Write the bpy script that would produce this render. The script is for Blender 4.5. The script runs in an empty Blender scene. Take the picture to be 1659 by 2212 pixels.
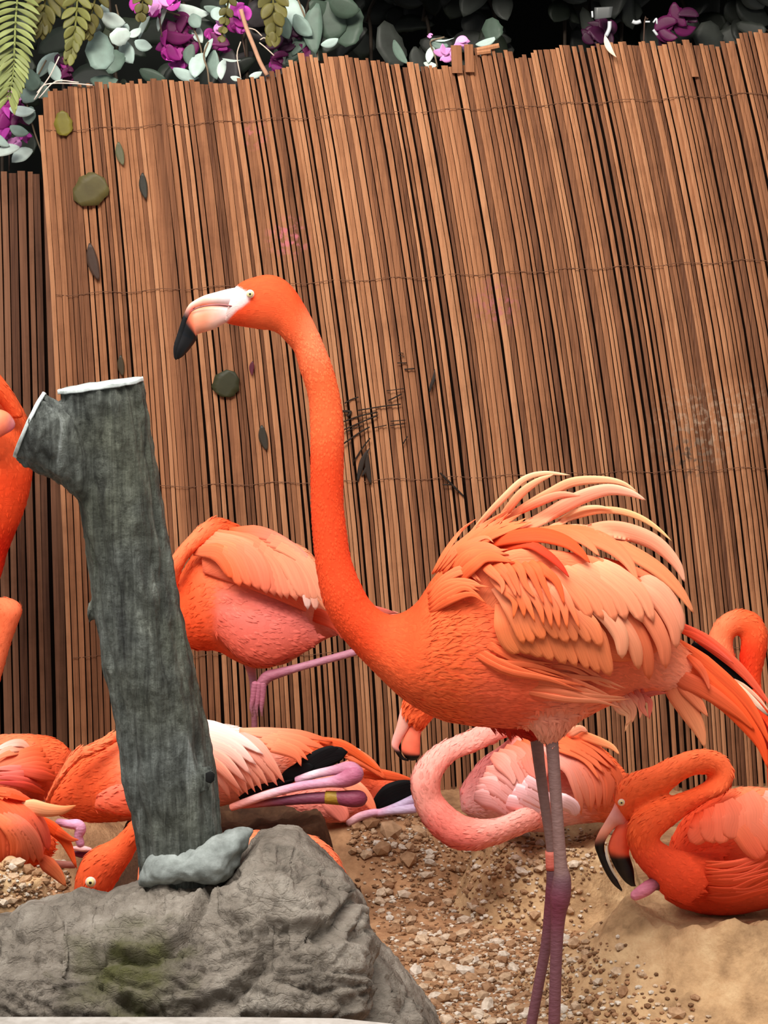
import bpy, bmesh, math, random
import numpy as np
from mathutils import Vector, Matrix, noise
from mathutils.kdtree import KDTree

random.seed(7)
rng = np.random.default_rng(7)
scene = bpy.context.scene
COL = scene.collection
PI = math.pi

# ------------------------------------------------------------------ camera
W, H, F = 1659.0, 2212.0, 5600.0
CAMH = 1.4
PITCH = math.radians(7.49)
cam_data = bpy.data.cameras.new('camera')
cam = bpy.data.objects.new('camera', cam_data)
COL.objects.link(cam)
cam.location = (0, 0, CAMH)
cam.rotation_euler = (PI/2 - PITCH, 0, 0)
cam_data.sensor_fit = 'VERTICAL'
cam_data.sensor_height = 36.0
cam_data.lens = F / H * 36.0
cam_data.clip_start = 0.05
scene.camera = cam

# ------------------------------------------------------------------ light
world = bpy.data.worlds.new('sky')
scene.world = world
world.use_nodes = True
bg = world.node_tree.nodes['Background']
bg.inputs[0].default_value = (0.97, 0.97, 1.0, 1)
bg.inputs[1].default_value = 0.27
sky_l = bpy.data.lights.new('skylight', 'AREA')
sky_l.shape = 'RECTANGLE'
sky_l.size, sky_l.size_y = 3.6, 1.8
sky_l.energy = 49; sky_l.spread = math.radians(92)
sky_l.color = (1.0, 0.98, 0.96)
skyo = bpy.data.objects.new('skylight', sky_l)
COL.objects.link(skyo)
skyo.location = (-0.5, 3.0, 3.0)
skyo.rotation_euler = (Vector((0.1, 4.2, 0.5))-Vector(skyo.location)).to_track_quat('-Z', 'Y').to_euler()
key_l = bpy.data.lights.new('upper_fence_fill', 'AREA')  # added lamp with no visible source, brightens the upper fence
key_l.shape = 'RECTANGLE'; key_l.size, key_l.size_y = 1.6, 0.6
key_l.energy = 25; key_l.color = (1.0, 0.93, 0.83); key_l.spread = math.radians(62)
keyo = bpy.data.objects.new('upper_fence_fill', key_l); COL.objects.link(keyo)
keyo.location = (-0.6, 2.3, 3.3)
keyo.rotation_euler = (Vector((0.1, 6.1, 2.05))-Vector(keyo.location)).to_track_quat('-Z', 'Y').to_euler()
vs = scene.view_settings
vs.view_transform = 'Standard'
vs.look = 'None'
vs.gamma = 1.0
vs.exposure = 0.55
vs.use_curve_mapping = False

# ------------------------------------------------------------------ helpers
CT, ST = math.cos(PITCH), math.sin(PITCH)
def P(px, py, Y):
    """world point on the ray of a photo pixel at world depth Y"""
    x = (px - W/2) / F
    y = -(py - H/2) / F
    d = (x, CT + y*ST, -ST + y*CT)
    t = Y / d[1]
    return np.array((d[0]*t, Y, CAMH + d[2]*t))
def proj(co):
    d = np.asarray(co, float)-np.array((0, 0, CAMH))
    fw = d[:, 1]*CT - d[:, 2]*ST; up = d[:, 1]*ST + d[:, 2]*CT
    return np.stack([W/2 + F*d[:, 0]/fw, H/2 - F*up/fw], 1)
def in_poly(p, poly):
    """signed-ish distance in pixels: positive inside the polygon"""
    q = np.array(poly, float); n = len(q)
    ins = np.zeros(len(p), bool); dist = np.full(len(p), 1e9)
    for i in range(n):
        a, b = q[i], q[(i+1) % n]
        c = ((a[1] > p[:, 1]) != (b[1] > p[:, 1])) & (p[:, 0] < (b[0]-a[0])*(p[:, 1]-a[1])/(b[1]-a[1]+1e-12)+a[0])
        ins ^= c
        e = b-a; t = np.clip(((p-a)@e)/(e@e), 0, 1)
        dist = np.minimum(dist, np.linalg.norm(p-(a+t[:, None]*e), axis=1))
    return np.where(ins, dist, -dist)
def T(x0=0, y0=0, s=1.0):
    return lambda x, y: (x0 + x/s, y0 + y/s)
ID = T()

def lin(c):
    c = c/255.0
    return c/12.92 if c <= 0.04045 else ((c+0.055)/1.055)**2.4
def C(r, g, b):
    return np.array((lin(r), lin(g), lin(b)))

def link(o, parent=None):
    COL.objects.link(o)
    if parent is not None:
        o.parent = parent
        if parent.type == 'EMPTY':
            o.matrix_parent_inverse = Matrix.Translation(-Vector(parent.location))
    return o
def tag(o, label, cat, group=None, kind=None):
    if label: o['label'] = label
    if cat: o['category'] = cat
    if group: o['group'] = group
    if kind: o['kind'] = kind
    return o
def empty(name, loc, label, cat, group=None):
    o = bpy.data.objects.new(name, None)
    o.empty_display_size = 0.05
    o.location = loc
    COL.objects.link(o)
    return tag(o, label, cat, group)
def mesh_obj(name, verts, faces, mat, parent=None, smooth=True, col=None, attrs=None):
    me = bpy.data.meshes.new(name)
    me.from_pydata([tuple(v) for v in verts], [], faces)
    if smooth:
        me.polygons.foreach_set('use_smooth', [True]*len(me.polygons))
    if col is not None: set_col(me, col)
    if attrs:
        for k, a in attrs.items():
            at = me.attributes.new(k, 'FLOAT_VECTOR', 'POINT')
            at.data.foreach_set('vector', np.asarray(a, dtype=np.float32).ravel())
    me.materials.append(mat)
    me.update()
    return link(bpy.data.objects.new(name, me), parent)
def set_col(me, col):
    at = me.color_attributes.new('Col', 'FLOAT_COLOR', 'POINT')
    c = np.ones((len(me.vertices), 4), dtype=np.float32)
    c[:, :3] = col
    at.data.foreach_set('color', c.ravel())
def fix_normals(me):
    bm = bmesh.new(); bm.from_mesh(me)
    bmesh.ops.recalc_face_normals(bm, faces=bm.faces)
    bm.to_mesh(me); bm.free()

def cr(pts, n):
    """Catmull-Rom resampling of control rows"""
    p = np.asarray(pts, dtype=float)
    k = len(p)
    if k < 3:
        t = np.linspace(0, 1, n*(k-1)+1)[:, None]
        return p[0]*(1-t) + p[-1]*t
    ext = np.vstack([2*p[0]-p[1], p, 2*p[-1]-p[-2]])
    out = []
    for i in range(k-1):
        a, b, c, d = ext[i], ext[i+1], ext[i+2], ext[i+3]
        for j in range(n):
            t = j/n
            out.append(0.5*((2*b)+(-a+c)*t+(2*a-5*b+4*c-d)*t*t+(-a+3*b-3*c+d)*t**3))
    out.append(p[-1])
    return np.array(out)

def grid_faces(n, m, wrap=True, off=0):
    f = []
    for i in range(n-1):
        for j in range(m if wrap else m-1):
            k = (j+1) % m
            f.append((off+i*m+j, off+i*m+k, off+(i+1)*m+k, off+(i+1)*m+j))
    return f

class Loft:
    pass
def loft(pairs, tr, Y, cols=None, n=5, ring=24):
    """rings between an upper and a lower outline point; pairs (ux,uy,lx,ly[,depth ratio[,y offset]])
       cols: one (upper colour, lower colour) for each pair, or a single one"""
    rows = []
    for i, p in enumerate(pairs):
        u = tr(p[0], p[1]); l = tr(p[2], p[3])
        dr = p[4] if len(p) > 4 else 0.9
        dy = p[5] if len(p) > 5 else 0.0
        if cols is None: c = (np.ones(3), np.ones(3))
        elif isinstance(cols[0], tuple): c = cols[min(i, len(cols)-1)]
        else: c = (cols[0], cols[1])
        rows.append([*u, *l, dr, dy, *c[0], *c[1]])
    R = cr(rows, n)
    L = Loft()
    V, CC, FL, TG = [], [], [], []
    cen = []
    for r in R:
        a = P(r[0], r[1], Y+r[5]); b = P(r[2], r[3], Y+r[5])
        cen.append((a+b)/2)
    cen = np.array(cen)
    tg = np.gradient(cen, axis=0)
    tg /= np.maximum(np.linalg.norm(tg, axis=1, keepdims=True), 1e-9)
    ulen = np.concatenate([[0], np.cumsum(np.linalg.norm(np.diff(cen, axis=0), axis=1))])
    for i, r in enumerate(R):
        a = P(r[0], r[1], Y+r[5]); b = P(r[2], r[3], Y+r[5])
        h = (a-b)/2; c = cen[i]
        rad = np.linalg.norm(h)
        dv = np.array((0, -1.0, 0))*rad*max(r[4], 0.02)
        for k in range(ring):
            an = 2*PI*k/ring
            V.append(c + h*math.cos(an) + dv*math.sin(an))
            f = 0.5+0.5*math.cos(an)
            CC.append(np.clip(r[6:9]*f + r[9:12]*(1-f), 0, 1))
            FL.append((ulen[i], an*rad if an < PI*1.5 else (an-2*PI)*rad, 0))
            TG.append(tg[i])
    m = len(R)
    faces = grid_faces(m, ring)
    for e, i in ((0, 0), (1, m-1)):
        V.append(cen[i]); CC.append(CC[i*ring]); FL.append(FL[i*ring]); TG.append(tg[i])
        ci = len(V)-1
        for k in range(ring):
            q = (i*ring+k, i*ring+(k+1) % ring, ci)
            faces.append(q if e else q[::-1])
    L.v, L.f, L.c, L.fl, L.tg = np.array(V), faces, np.array(CC), np.array(FL), np.array(TG)
    return L
def tube3(pts, ring=12, n=5, cols=None):
    """pts rows (x,y,z,r)"""
    R = cr(pts, n)
    c = R[:, :3]
    tg = np.gradient(c, axis=0); tg /= np.maximum(np.linalg.norm(tg, axis=1, keepdims=True), 1e-9)
    V, CC = [], []
    ref = np.array((0.13, -0.99, 0.05))
    if abs(np.dot(ref, tg[0])) > 0.9: ref = np.array((1.0, 0, 0.1))
    CR = cr(cols, n) if cols is not None and len(cols) == len(pts) else None
    for i in range(len(R)):
        u = ref - tg[i]*np.dot(ref, tg[i]); u /= np.linalg.norm(u)
        w = np.cross(tg[i], u)
        for k in range(ring):
            an = 2*PI*k/ring
            V.append(c[i] + R[i, 3]*(u*math.cos(an)+w*math.sin(an)))
            CC.append(np.clip(CR[i], 0, 1) if CR is not None else np.ones(3))
        ref = u
    faces = grid_faces(len(R), ring)
    faces.append(tuple(range(ring))[::-1])
    o = (len(R)-1)*ring
    faces.append(tuple(o+k for k in range(ring)))
    return np.array(V), faces, np.array(CC)
def tube(pts, tr, Y, name, mat, parent=None, ring=12, n=5, cols=None, rnd=True):
    """pts rows (px,py,radius px[,y offset])"""
    rows = []
    for p in pts:
        x, y = tr(p[0], p[1]); yy = Y+(p[3] if len(p) > 3 else 0)
        sc = (tr(1, 0)[0]-tr(0, 0)[0])
        rows.append([*P(x, y, yy), p[2]*sc*yy/F])
    if rnd:
        for e in (0, -1):
            q = np.array(rows[e], float); d = q[:3]-np.array(rows[1 if e == 0 else -2][:3]); d /= max(1e-9, np.linalg.norm(d))
            ext = [[*(q[:3]+d*q[3]*0.62), q[3]*0.72], [*(q[:3]+d*q[3]*0.95), q[3]*0.18]]
            if e == 0: rows = ext[::-1]+[list(q)]+rows[1:]
            else: rows = rows+ext
        if cols is not None: cols = [cols[0]]*2+list(cols)+[cols[-1]]*2
    v, f, c = tube3(rows, ring, n, cols)
    return mesh_obj(name, v, f, mat, parent, col=c)

# ------------------------------------------------------------------ materials
def new_mat(name):
    m = bpy.data.materials.new(name); m.use_nodes = True
    nt = m.node_tree
    b = nt.nodes['Principled BSDF']
    return m, nt, b
def N(nt, t, **kw):
    n = nt.nodes.new(t)
    for k, v in kw.items(): setattr(n, k, v)
    return n
def plain(name, rgb, rough=0.7, spec=0.3, metal=0):
    m, nt, b = new_mat(name)
    b.inputs['Base Color'].default_value = (*rgb, 1)
    b.inputs['Roughness'].default_value = rough
    b.inputs['Specular IOR Level'].default_value = spec
    b.inputs['Metallic'].default_value = metal
    return m
def ramp(nt, stops):
    r = N(nt, 'ShaderNodeValToRGB')
    e = r.color_ramp.elements
    while len(e) > 1: e.remove(e[-1])
    for i, (p, c) in enumerate(stops):
        q = e[0] if i == 0 else e.new(p)
        q.position = p; q.color = (*c, 1)
    return r
def attr_mat(name, rough=0.75, spec=0.15, vary=0.25, coord='flow', scale=(60, 260, 1), bump=0.25, sheen=0.0, sss=0.0):
    """colour attribute varied by streaky noise along the plumage"""
    m, nt, b = new_mat(name)
    at = N(nt, 'ShaderNodeAttribute', attribute_name='Col')
    if coord == 'flow':
        co = N(nt, 'ShaderNodeAttribute', attribute_name='flow').outputs['Vector']
    else:
        co = N(nt, 'ShaderNodeTexCoord').outputs['Object']
    mp = N(nt, 'ShaderNodeMapping'); mp.inputs['Scale'].default_value = scale
    nt.links.new(co, mp.inputs['Vector'])
    no = N(nt, 'ShaderNodeTexNoise'); no.inputs['Scale'].default_value = 1.0; no.inputs['Detail'].default_value = 4
    nt.links.new(mp.outputs[0], no.inputs['Vector'])
    r = ramp(nt, [(0.25, (1-vary, 1-vary*1.25, 1-vary*1.25)), (0.75, (1+vary*0.5,)*3)])
    nt.links.new(no.outputs['Fac'], r.inputs[0])
    mx = N(nt, 'ShaderNodeMix', data_type='RGBA', blend_type='MULTIPLY'); mx.inputs[0].default_value = 1
    nt.links.new(at.outputs['Color'], mx.inputs[6]); nt.links.new(r.outputs[0], mx.inputs[7])
    nt.links.new(mx.outputs[2], b.inputs['Base Color'])
    b.inputs['Roughness'].default_value = rough
    b.inputs['Specular IOR Level'].default_value = spec
    if sheen: b.inputs['Sheen Weight'].default_value = sheen
    if bump:
        bp = N(nt, 'ShaderNodeBump'); bp.inputs['Strength'].default_value = bump; bp.inputs['Distance'].default_value = 0.003
        nt.links.new(no.outputs['Fac'], bp.inputs['Height']); nt.links.new(bp.outputs[0], b.inputs['Normal'])
    return m
M_PLUM = attr_mat('plumage', vary=0.16, bump=0.35)
M_FEATH = attr_mat('feather_vane', vary=0.13, scale=(14, 420, 1), bump=0.2, rough=0.7)
def translucent(m, fac):
    nt = m.node_tree; b = nt.nodes['Principled BSDF']; out = nt.nodes['Material Output']
    t = N(nt, 'ShaderNodeBsdfTranslucent'); mx = N(nt, 'ShaderNodeMixShader'); mx.inputs[0].default_value = fac
    nt.links.new(b.inputs['Base Color'].links[0].from_socket, t.inputs['Color'])
    nt.links.new(b.outputs[0], mx.inputs[1]); nt.links.new(t.outputs[0], mx.inputs[2]); nt.links.new(mx.outputs[0], out.inputs['Surface'])
translucent(M_FEATH, 0.12)
M_TUFT = attr_mat('contour_feather', vary=0.06, coord='obj', scale=(60, 60, 60), bump=0)
M_BILL = attr_mat('bill_horn', rough=0.42, spec=0.4, vary=0.10, coord='obj', scale=(70, 70, 70), bump=0.15)
M_LEG = attr_mat('leg_skin', rough=0.55, spec=0.3, vary=0.18, coord='obj', scale=(90, 90, 240), bump=0.4)
M_IRIS = plain('iris', C(235, 215, 150), 0.25, 0.5)
M_EYE_RING = plain('eyelid', C(240, 205, 190), 0.6)
M_PUPIL = plain('pupil', (0.01, 0.008, 0.006), 0.12, 0.6)

# ------------------------------------------------------------------ ground shell
def fbm(p, oct=4, lac=2.1, gain=0.5):
    v, a = 0.0, 1.0
    q = Vector(p)
    for _ in range(oct):
        v += a*noise.noise(q); q = q*lac + Vector((3.1, 1.7, 5.2)); a *= gain
    return v
def soil_mat(name, c1, c2, c3, scale=16):
    m, nt, b = new_mat(name)
    co = N(nt, 'ShaderNodeTexCoord').outputs['Object']
    n1 = N(nt, 'ShaderNodeTexNoise'); n1.inputs['Scale'].default_value = scale; n1.inputs['Detail'].default_value = 8; n1.inputs['Roughness'].default_value = 0.65
    nt.links.new(co, n1.inputs['Vector'])
    r = ramp(nt, [(0.3, c1), (0.52, c2), (0.72, c3)])
    nt.links.new(n1.outputs['Fac'], r.inputs[0]); nt.links.new(r.outputs[0], b.inputs['Base Color'])
    n2 = N(nt, 'ShaderNodeTexNoise'); n2.inputs['Scale'].default_value = 130; n2.inputs['Detail'].default_value = 6
    nt.links.new(co, n2.inputs['Vector'])
    bp = N(nt, 'ShaderNodeBump'); bp.inputs['Strength'].default_value = 0.55; bp.inputs['Distance'].default_value = 0.006
    nt.links.new(n2.outputs['Fac'], bp.inputs['Height']); nt.links.new(bp.outputs[0], b.inputs['Normal'])
    b.inputs['Roughness'].default_value = 0.95; b.inputs['Specular IOR Level'].default_value = 0.1
    return m
M_SAND = soil_mat('sandy_soil', C(120, 85, 60), C(164, 122, 87), C(192, 150, 111))
M_MUD = soil_mat('nest_mud', C(132, 102, 72), C(182, 146, 106), C(206, 174, 132), 13)
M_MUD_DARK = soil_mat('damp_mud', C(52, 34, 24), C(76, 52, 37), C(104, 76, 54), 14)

BUMPS = [(-0.21, 4.36, 0.095, 0.16), (-0.03, 5.12, 0.14, 0.19), (-0.72, 5.0, 0.17, 0.22)]
def ground_z(x, y):
    z = 0.012*fbm((x*5, y*5, 0.3), 4) + 0.006*fbm((x*24, y*24, 2.3), 3) - 0.05*min(1, max(0, (y-5.1)/0.7))
    for bx, by, bh, br in BUMPS:
        d = math.hypot(x-bx, y-by)/br
        if d < 2: z += bh*math.exp(-d**4*0.7) if d < 1.6 else 0
    return z
gx = np.linspace(-2.2, 2.2, 220); gy = np.linspace(2.9, 7.5, 210)
gv = [(x, y, ground_z(x, y)) for y in gy for x in gx]
ground = mesh_obj('floor', gv, grid_faces(len(gy), len(gx), False), M_SAND)
tag(ground, 'sandy brown soil of the enclosure strewn with gravel', None, kind='structure')

# added near-black backdrop that darkens the depth, and unseen slab shading the planting
M_SHADE = plain('shade_dark', C(22, 24, 22), 0.9, 0.1)
def box(name, x0, x1, y0, y1, z0, z1, mat, parent=None):
    v = [(x, y, z) for x in (x0, x1) for y in (y0, y1) for z in (z0, z1)]
    f = [(0, 1, 3, 2), (4, 6, 7, 5), (0, 4, 5, 1), (2, 3, 7, 6), (0, 2, 6, 4), (1, 5, 7, 3)]
    return mesh_obj(name, v, f, mat, parent, smooth=False)
wb = box('dark_backdrop', -3.2, 3.2, 7.3, 7.4, 0, 2.6, M_SHADE); tag(wb, 'near-black backdrop added to darken the space behind the planting', None, kind='structure')
slab = box('shade_slab', -0.22, 3.2, 6.12, 7.3, 1.98, 2.04, M_SHADE); tag(slab, 'unseen dark slab added over the planting to shade it', None, kind='structure')

# ------------------------------------------------------------------ reed fences
def reed_mat(name, stops, dirt, patches=()):
    m, nt, b = new_mat(name)
    oi = N(nt, 'ShaderNodeObjectInfo')
    co = N(nt, 'ShaderNodeTexCoord').outputs['Object']
    mp = N(nt, 'ShaderNodeMapping'); mp.inputs['Scale'].default_value = (260, 40, 7)
    nt.links.new(co, mp.inputs['Vector'])
    n1 = N(nt, 'ShaderNodeTexNoise'); n1.inputs['Scale'].default_value = 1; n1.inputs['Detail'].default_value = 6
    nt.links.new(mp.outputs[0], n1.inputs['Vector'])
    r = ramp(nt, stops)
    ad = N(nt, 'ShaderNodeMath', operation='MULTIPLY_ADD'); ad.inputs[1].default_value = 0.5
    sc = N(nt, 'ShaderNodeMath', operation='MULTIPLY'); sc.inputs[1].default_value = 0.55
    nt.links.new(oi.outputs['Random'], sc.inputs[0])
    nt.links.new(n1.outputs['Fac'], ad.inputs[0]); nt.links.new(sc.outputs[0], ad.inputs[2])
    nt.links.new(ad.outputs[0], r.inputs[0])
    # knots and grime blotches
    n2 = N(nt, 'ShaderNodeTexNoise'); n2.inputs['Scale'].default_value = 9; n2.inputs['Detail'].default_value = 7; n2.inputs['Roughness'].default_value = 0.7
    nt.links.new(co, n2.inputs['Vector'])
    r2 = ramp(nt, [(0.3, dirt), (0.52, (1, 1, 1))])
    nt.links.new(n2.outputs['Fac'], r2.inputs[0])
    mx = N(nt, 'ShaderNodeMix', data_type='RGBA', blend_type='MULTIPLY'); mx.inputs[0].default_value = 0.55
    nt.links.new(r.outputs[0], mx.inputs[6]); nt.links.new(r2.outputs[0], mx.inputs[7])
    last = mx.outputs[2]
    for (sx, sy, rad, colr, amt) in patches:  # round colour patches on the reeds: pinkish, pale and dark
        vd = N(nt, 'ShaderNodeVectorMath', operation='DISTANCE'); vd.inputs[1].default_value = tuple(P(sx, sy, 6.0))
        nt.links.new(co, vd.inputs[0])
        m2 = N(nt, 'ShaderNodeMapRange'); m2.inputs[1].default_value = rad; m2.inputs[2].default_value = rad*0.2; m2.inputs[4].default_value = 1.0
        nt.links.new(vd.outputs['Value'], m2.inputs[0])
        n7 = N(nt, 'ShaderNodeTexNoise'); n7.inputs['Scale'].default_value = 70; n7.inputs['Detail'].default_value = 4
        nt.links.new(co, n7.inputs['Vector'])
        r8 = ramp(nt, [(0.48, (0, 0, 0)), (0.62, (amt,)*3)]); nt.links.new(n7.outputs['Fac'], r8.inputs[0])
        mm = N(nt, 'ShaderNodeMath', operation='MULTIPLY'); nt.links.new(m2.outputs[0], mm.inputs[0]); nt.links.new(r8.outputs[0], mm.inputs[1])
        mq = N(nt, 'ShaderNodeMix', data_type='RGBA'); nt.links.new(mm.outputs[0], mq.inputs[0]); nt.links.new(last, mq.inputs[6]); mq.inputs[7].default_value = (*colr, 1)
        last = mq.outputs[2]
    nt.links.new(last, b.inputs['Base Color'])
    bp = N(nt, 'ShaderNodeBump'); bp.inputs['Strength'].default_value = 0.35; bp.inputs['Distance'].default_value = 0.002
    nt.links.new(n1.outputs['Fac'], bp.inputs['Height']); nt.links.new(bp.outputs[0], b.inputs['Normal'])
    b.inputs['Roughness'].default_value = 0.72; b.inputs['Specular IOR Level'].default_value = 0.2
    return m
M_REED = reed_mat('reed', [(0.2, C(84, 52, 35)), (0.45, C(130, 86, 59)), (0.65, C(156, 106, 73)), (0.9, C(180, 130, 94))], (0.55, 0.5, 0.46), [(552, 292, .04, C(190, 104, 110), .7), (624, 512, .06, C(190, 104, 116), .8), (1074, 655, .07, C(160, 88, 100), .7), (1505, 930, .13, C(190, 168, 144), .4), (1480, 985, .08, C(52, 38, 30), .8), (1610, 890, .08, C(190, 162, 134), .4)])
M_REED_DARK = reed_mat('weathered_reed', [(0.2, C(72, 46, 34)), (0.5, C(116, 78, 57)), (0.9, C(150, 108, 82))], (0.5, 0.45, 0.42))
M_BACK = plain('gap_shade_dark', C(24, 15, 11), 0.95, 0.05)  # for the added sheets that keep the reed gaps dark
M_WIRE = plain('binding_thread', C(98, 64, 44), 0.8)

FY = 6.0
TOP = [(60, 330), (72, 270), (84, 225), (100, 196), (180, 182), (330, 173), (480, 178), (560, 166), (608, 146), (618, 140), (660, 116), (740, 118), (850, 134), (960, 145),
       (1020, 138), (1036, 106), (1100, 110), (1120, 122), (1200, 102), (1320, 95), (1480, 92), (1560, 96), (1620, 74), (1659, 66), (2300, 60)]
def top_y(x): return float(np.interp(x, [t[0] for t in TOP], [t[1] for t in TOP]))
YB = 1738.0
def reed_x(x0, y):
    a = float(np.interp(x0, [160, 767, 1690, 2200], [78, 175, 232, 250]))
    s = (YB-y)/(YB-130.0)
    return x0 - a*(0.38*s + 0.62*s**2.0)
fence = empty('reed_fence', P(900, YB, FY), 'tall tan split-reed screen leaning behind the flamingos', 'fence')
def make_reed(ptsx, w, dy, mat, parent, Yp, name='reed', sides=6):
    rows = []
    for (x, y) in ptsx:
        rows.append([*P(x, y, Yp+dy), w*0.5*Yp/F])
    R = np.array(rows); c = R[:, :3]
    V = []
    for i in range(len(R)):
        for k in range(sides):
            an = 2*PI*(k+0.5)/sides
            V.append(c[i] + R[i, 3]*np.array((math.cos(an)*1.0, -math.sin(an)*0.85, 0)))
    f = grid_faces(len(R), sides)
    f.append(tuple(range(sides))); o = (len(R)-1)*sides
    f.append(tuple(o+k for k in range(sides))[::-1])
    ob = mesh_obj(name, V, f, mat, parent, smooth=False)
    return ob
x0 = 152.0
first = True
gaps = [(612, 185), (1000, 900), (390, 1000), (1300, 300), (1460, 300), (1520, 200), (880, 200), (1180, 500), (1240, 400)]
while x0 < 2060:
    w = random.choice([7.5, 9, 10, 11, 12.5, 14])*random.uniform(0.9, 1.15)
    xt = reed_x(x0+w/2, 150)
    tp = top_y(xt) + random.uniform(-5, 7)
    if random.random() < 0.05: tp += random.uniform(4, 16)
    ys = np.linspace(tp, YB, 9)
    wob = [random.uniform(-0.8, 0.8) for _ in ys]
    pts = [(reed_x(x0+w/2, y)+wb_, y) for y, wb_ in zip(ys, wob)]
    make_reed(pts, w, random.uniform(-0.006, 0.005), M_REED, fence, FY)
    g = random.random()
    x0 += w + (random.uniform(2.6, 5.2) if g < 0.24 else random.uniform(-0.3, 1.7))
# added dark sheet behind the reeds, blocks light so the gaps stay dark
bv, n_b = [], 40
for i in range(n_b+1):
    xx = 158 + (2050-158)*i/n_b
    for y in np.linspace(top_y(reed_x(xx, 150))+14, YB, 8):
        bv.append(P(reed_x(xx, y), y, FY+0.022))
mesh_obj('gap_shade_sheet', bv, grid_faces(n_b+1, 8, False), M_BACK, fence)
for yt, yb in ((285, 200), (640, 560), (1060, 1010), (1420, 1400)):
    rows = [[*P(x, yt+(yb-yt)*(x-70)/1600 + 3*math.sin(x*0.05), FY-0.0100), 0.0008] for x in np.linspace(reed_x(160, yt)+4, 1800, 60)]
    v, f, c = tube3(rows, 5, 1)
    mesh_obj('binding_thread', v, f, M_WIRE, fence)
# short broken slats standing out of the top edge
for (x, y, w, h, lean) in ((985, 98, 26, 60, 3), (1012, 96, 22, 60, 3), (1480, 86, 17, 80, 22)):
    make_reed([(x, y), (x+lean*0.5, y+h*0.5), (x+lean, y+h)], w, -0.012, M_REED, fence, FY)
for (x, y, x2, y2) in ((1030, 108, 1078, 98), (1030, 114, 1060, 110)):
    rows = [[*P(x, y, FY-0.01), 0.006], [*P(x2, y2, FY-0.01), 0.006]]
    v, f, c = tube3(rows, 6, 2); mesh_obj('reed', v, f, M_REED, fence, smooth=False)

fence2 = empty('reed_fence', P(40, YB, 6.16), 'shorter dark weathered reed screen beside the tan screen', 'fence')
x0 = -420.0
while x0 < 175:
    w = random.choice([12, 16, 20, 26])*random.uniform(0.9, 1.1)
    tp = 372 + random.uniform(-3, 5)
    ys = np.linspace(tp, YB, 7)
    pts = [(x0+w/2 - 32*((YB-y)/(YB-370)) + random.uniform(-1, 1), y) for y in ys]
    make_reed(pts, w, random.uniform(-0.006, 0.006), M_REED_DARK, fence2, 6.16)
    x0 += w + (random.uniform(3, 6) if random.random() < 0.2 else random.uniform(-0.5, 1.5))
bv = [P(x, y, 6.19) for x in (-420, 190) for y in (385, YB)]
mesh_obj('gap_shade_sheet', bv, [(0, 1, 3, 2)], M_BACK, fence2)  # second added sheet, darkens the gaps of this screen

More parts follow.
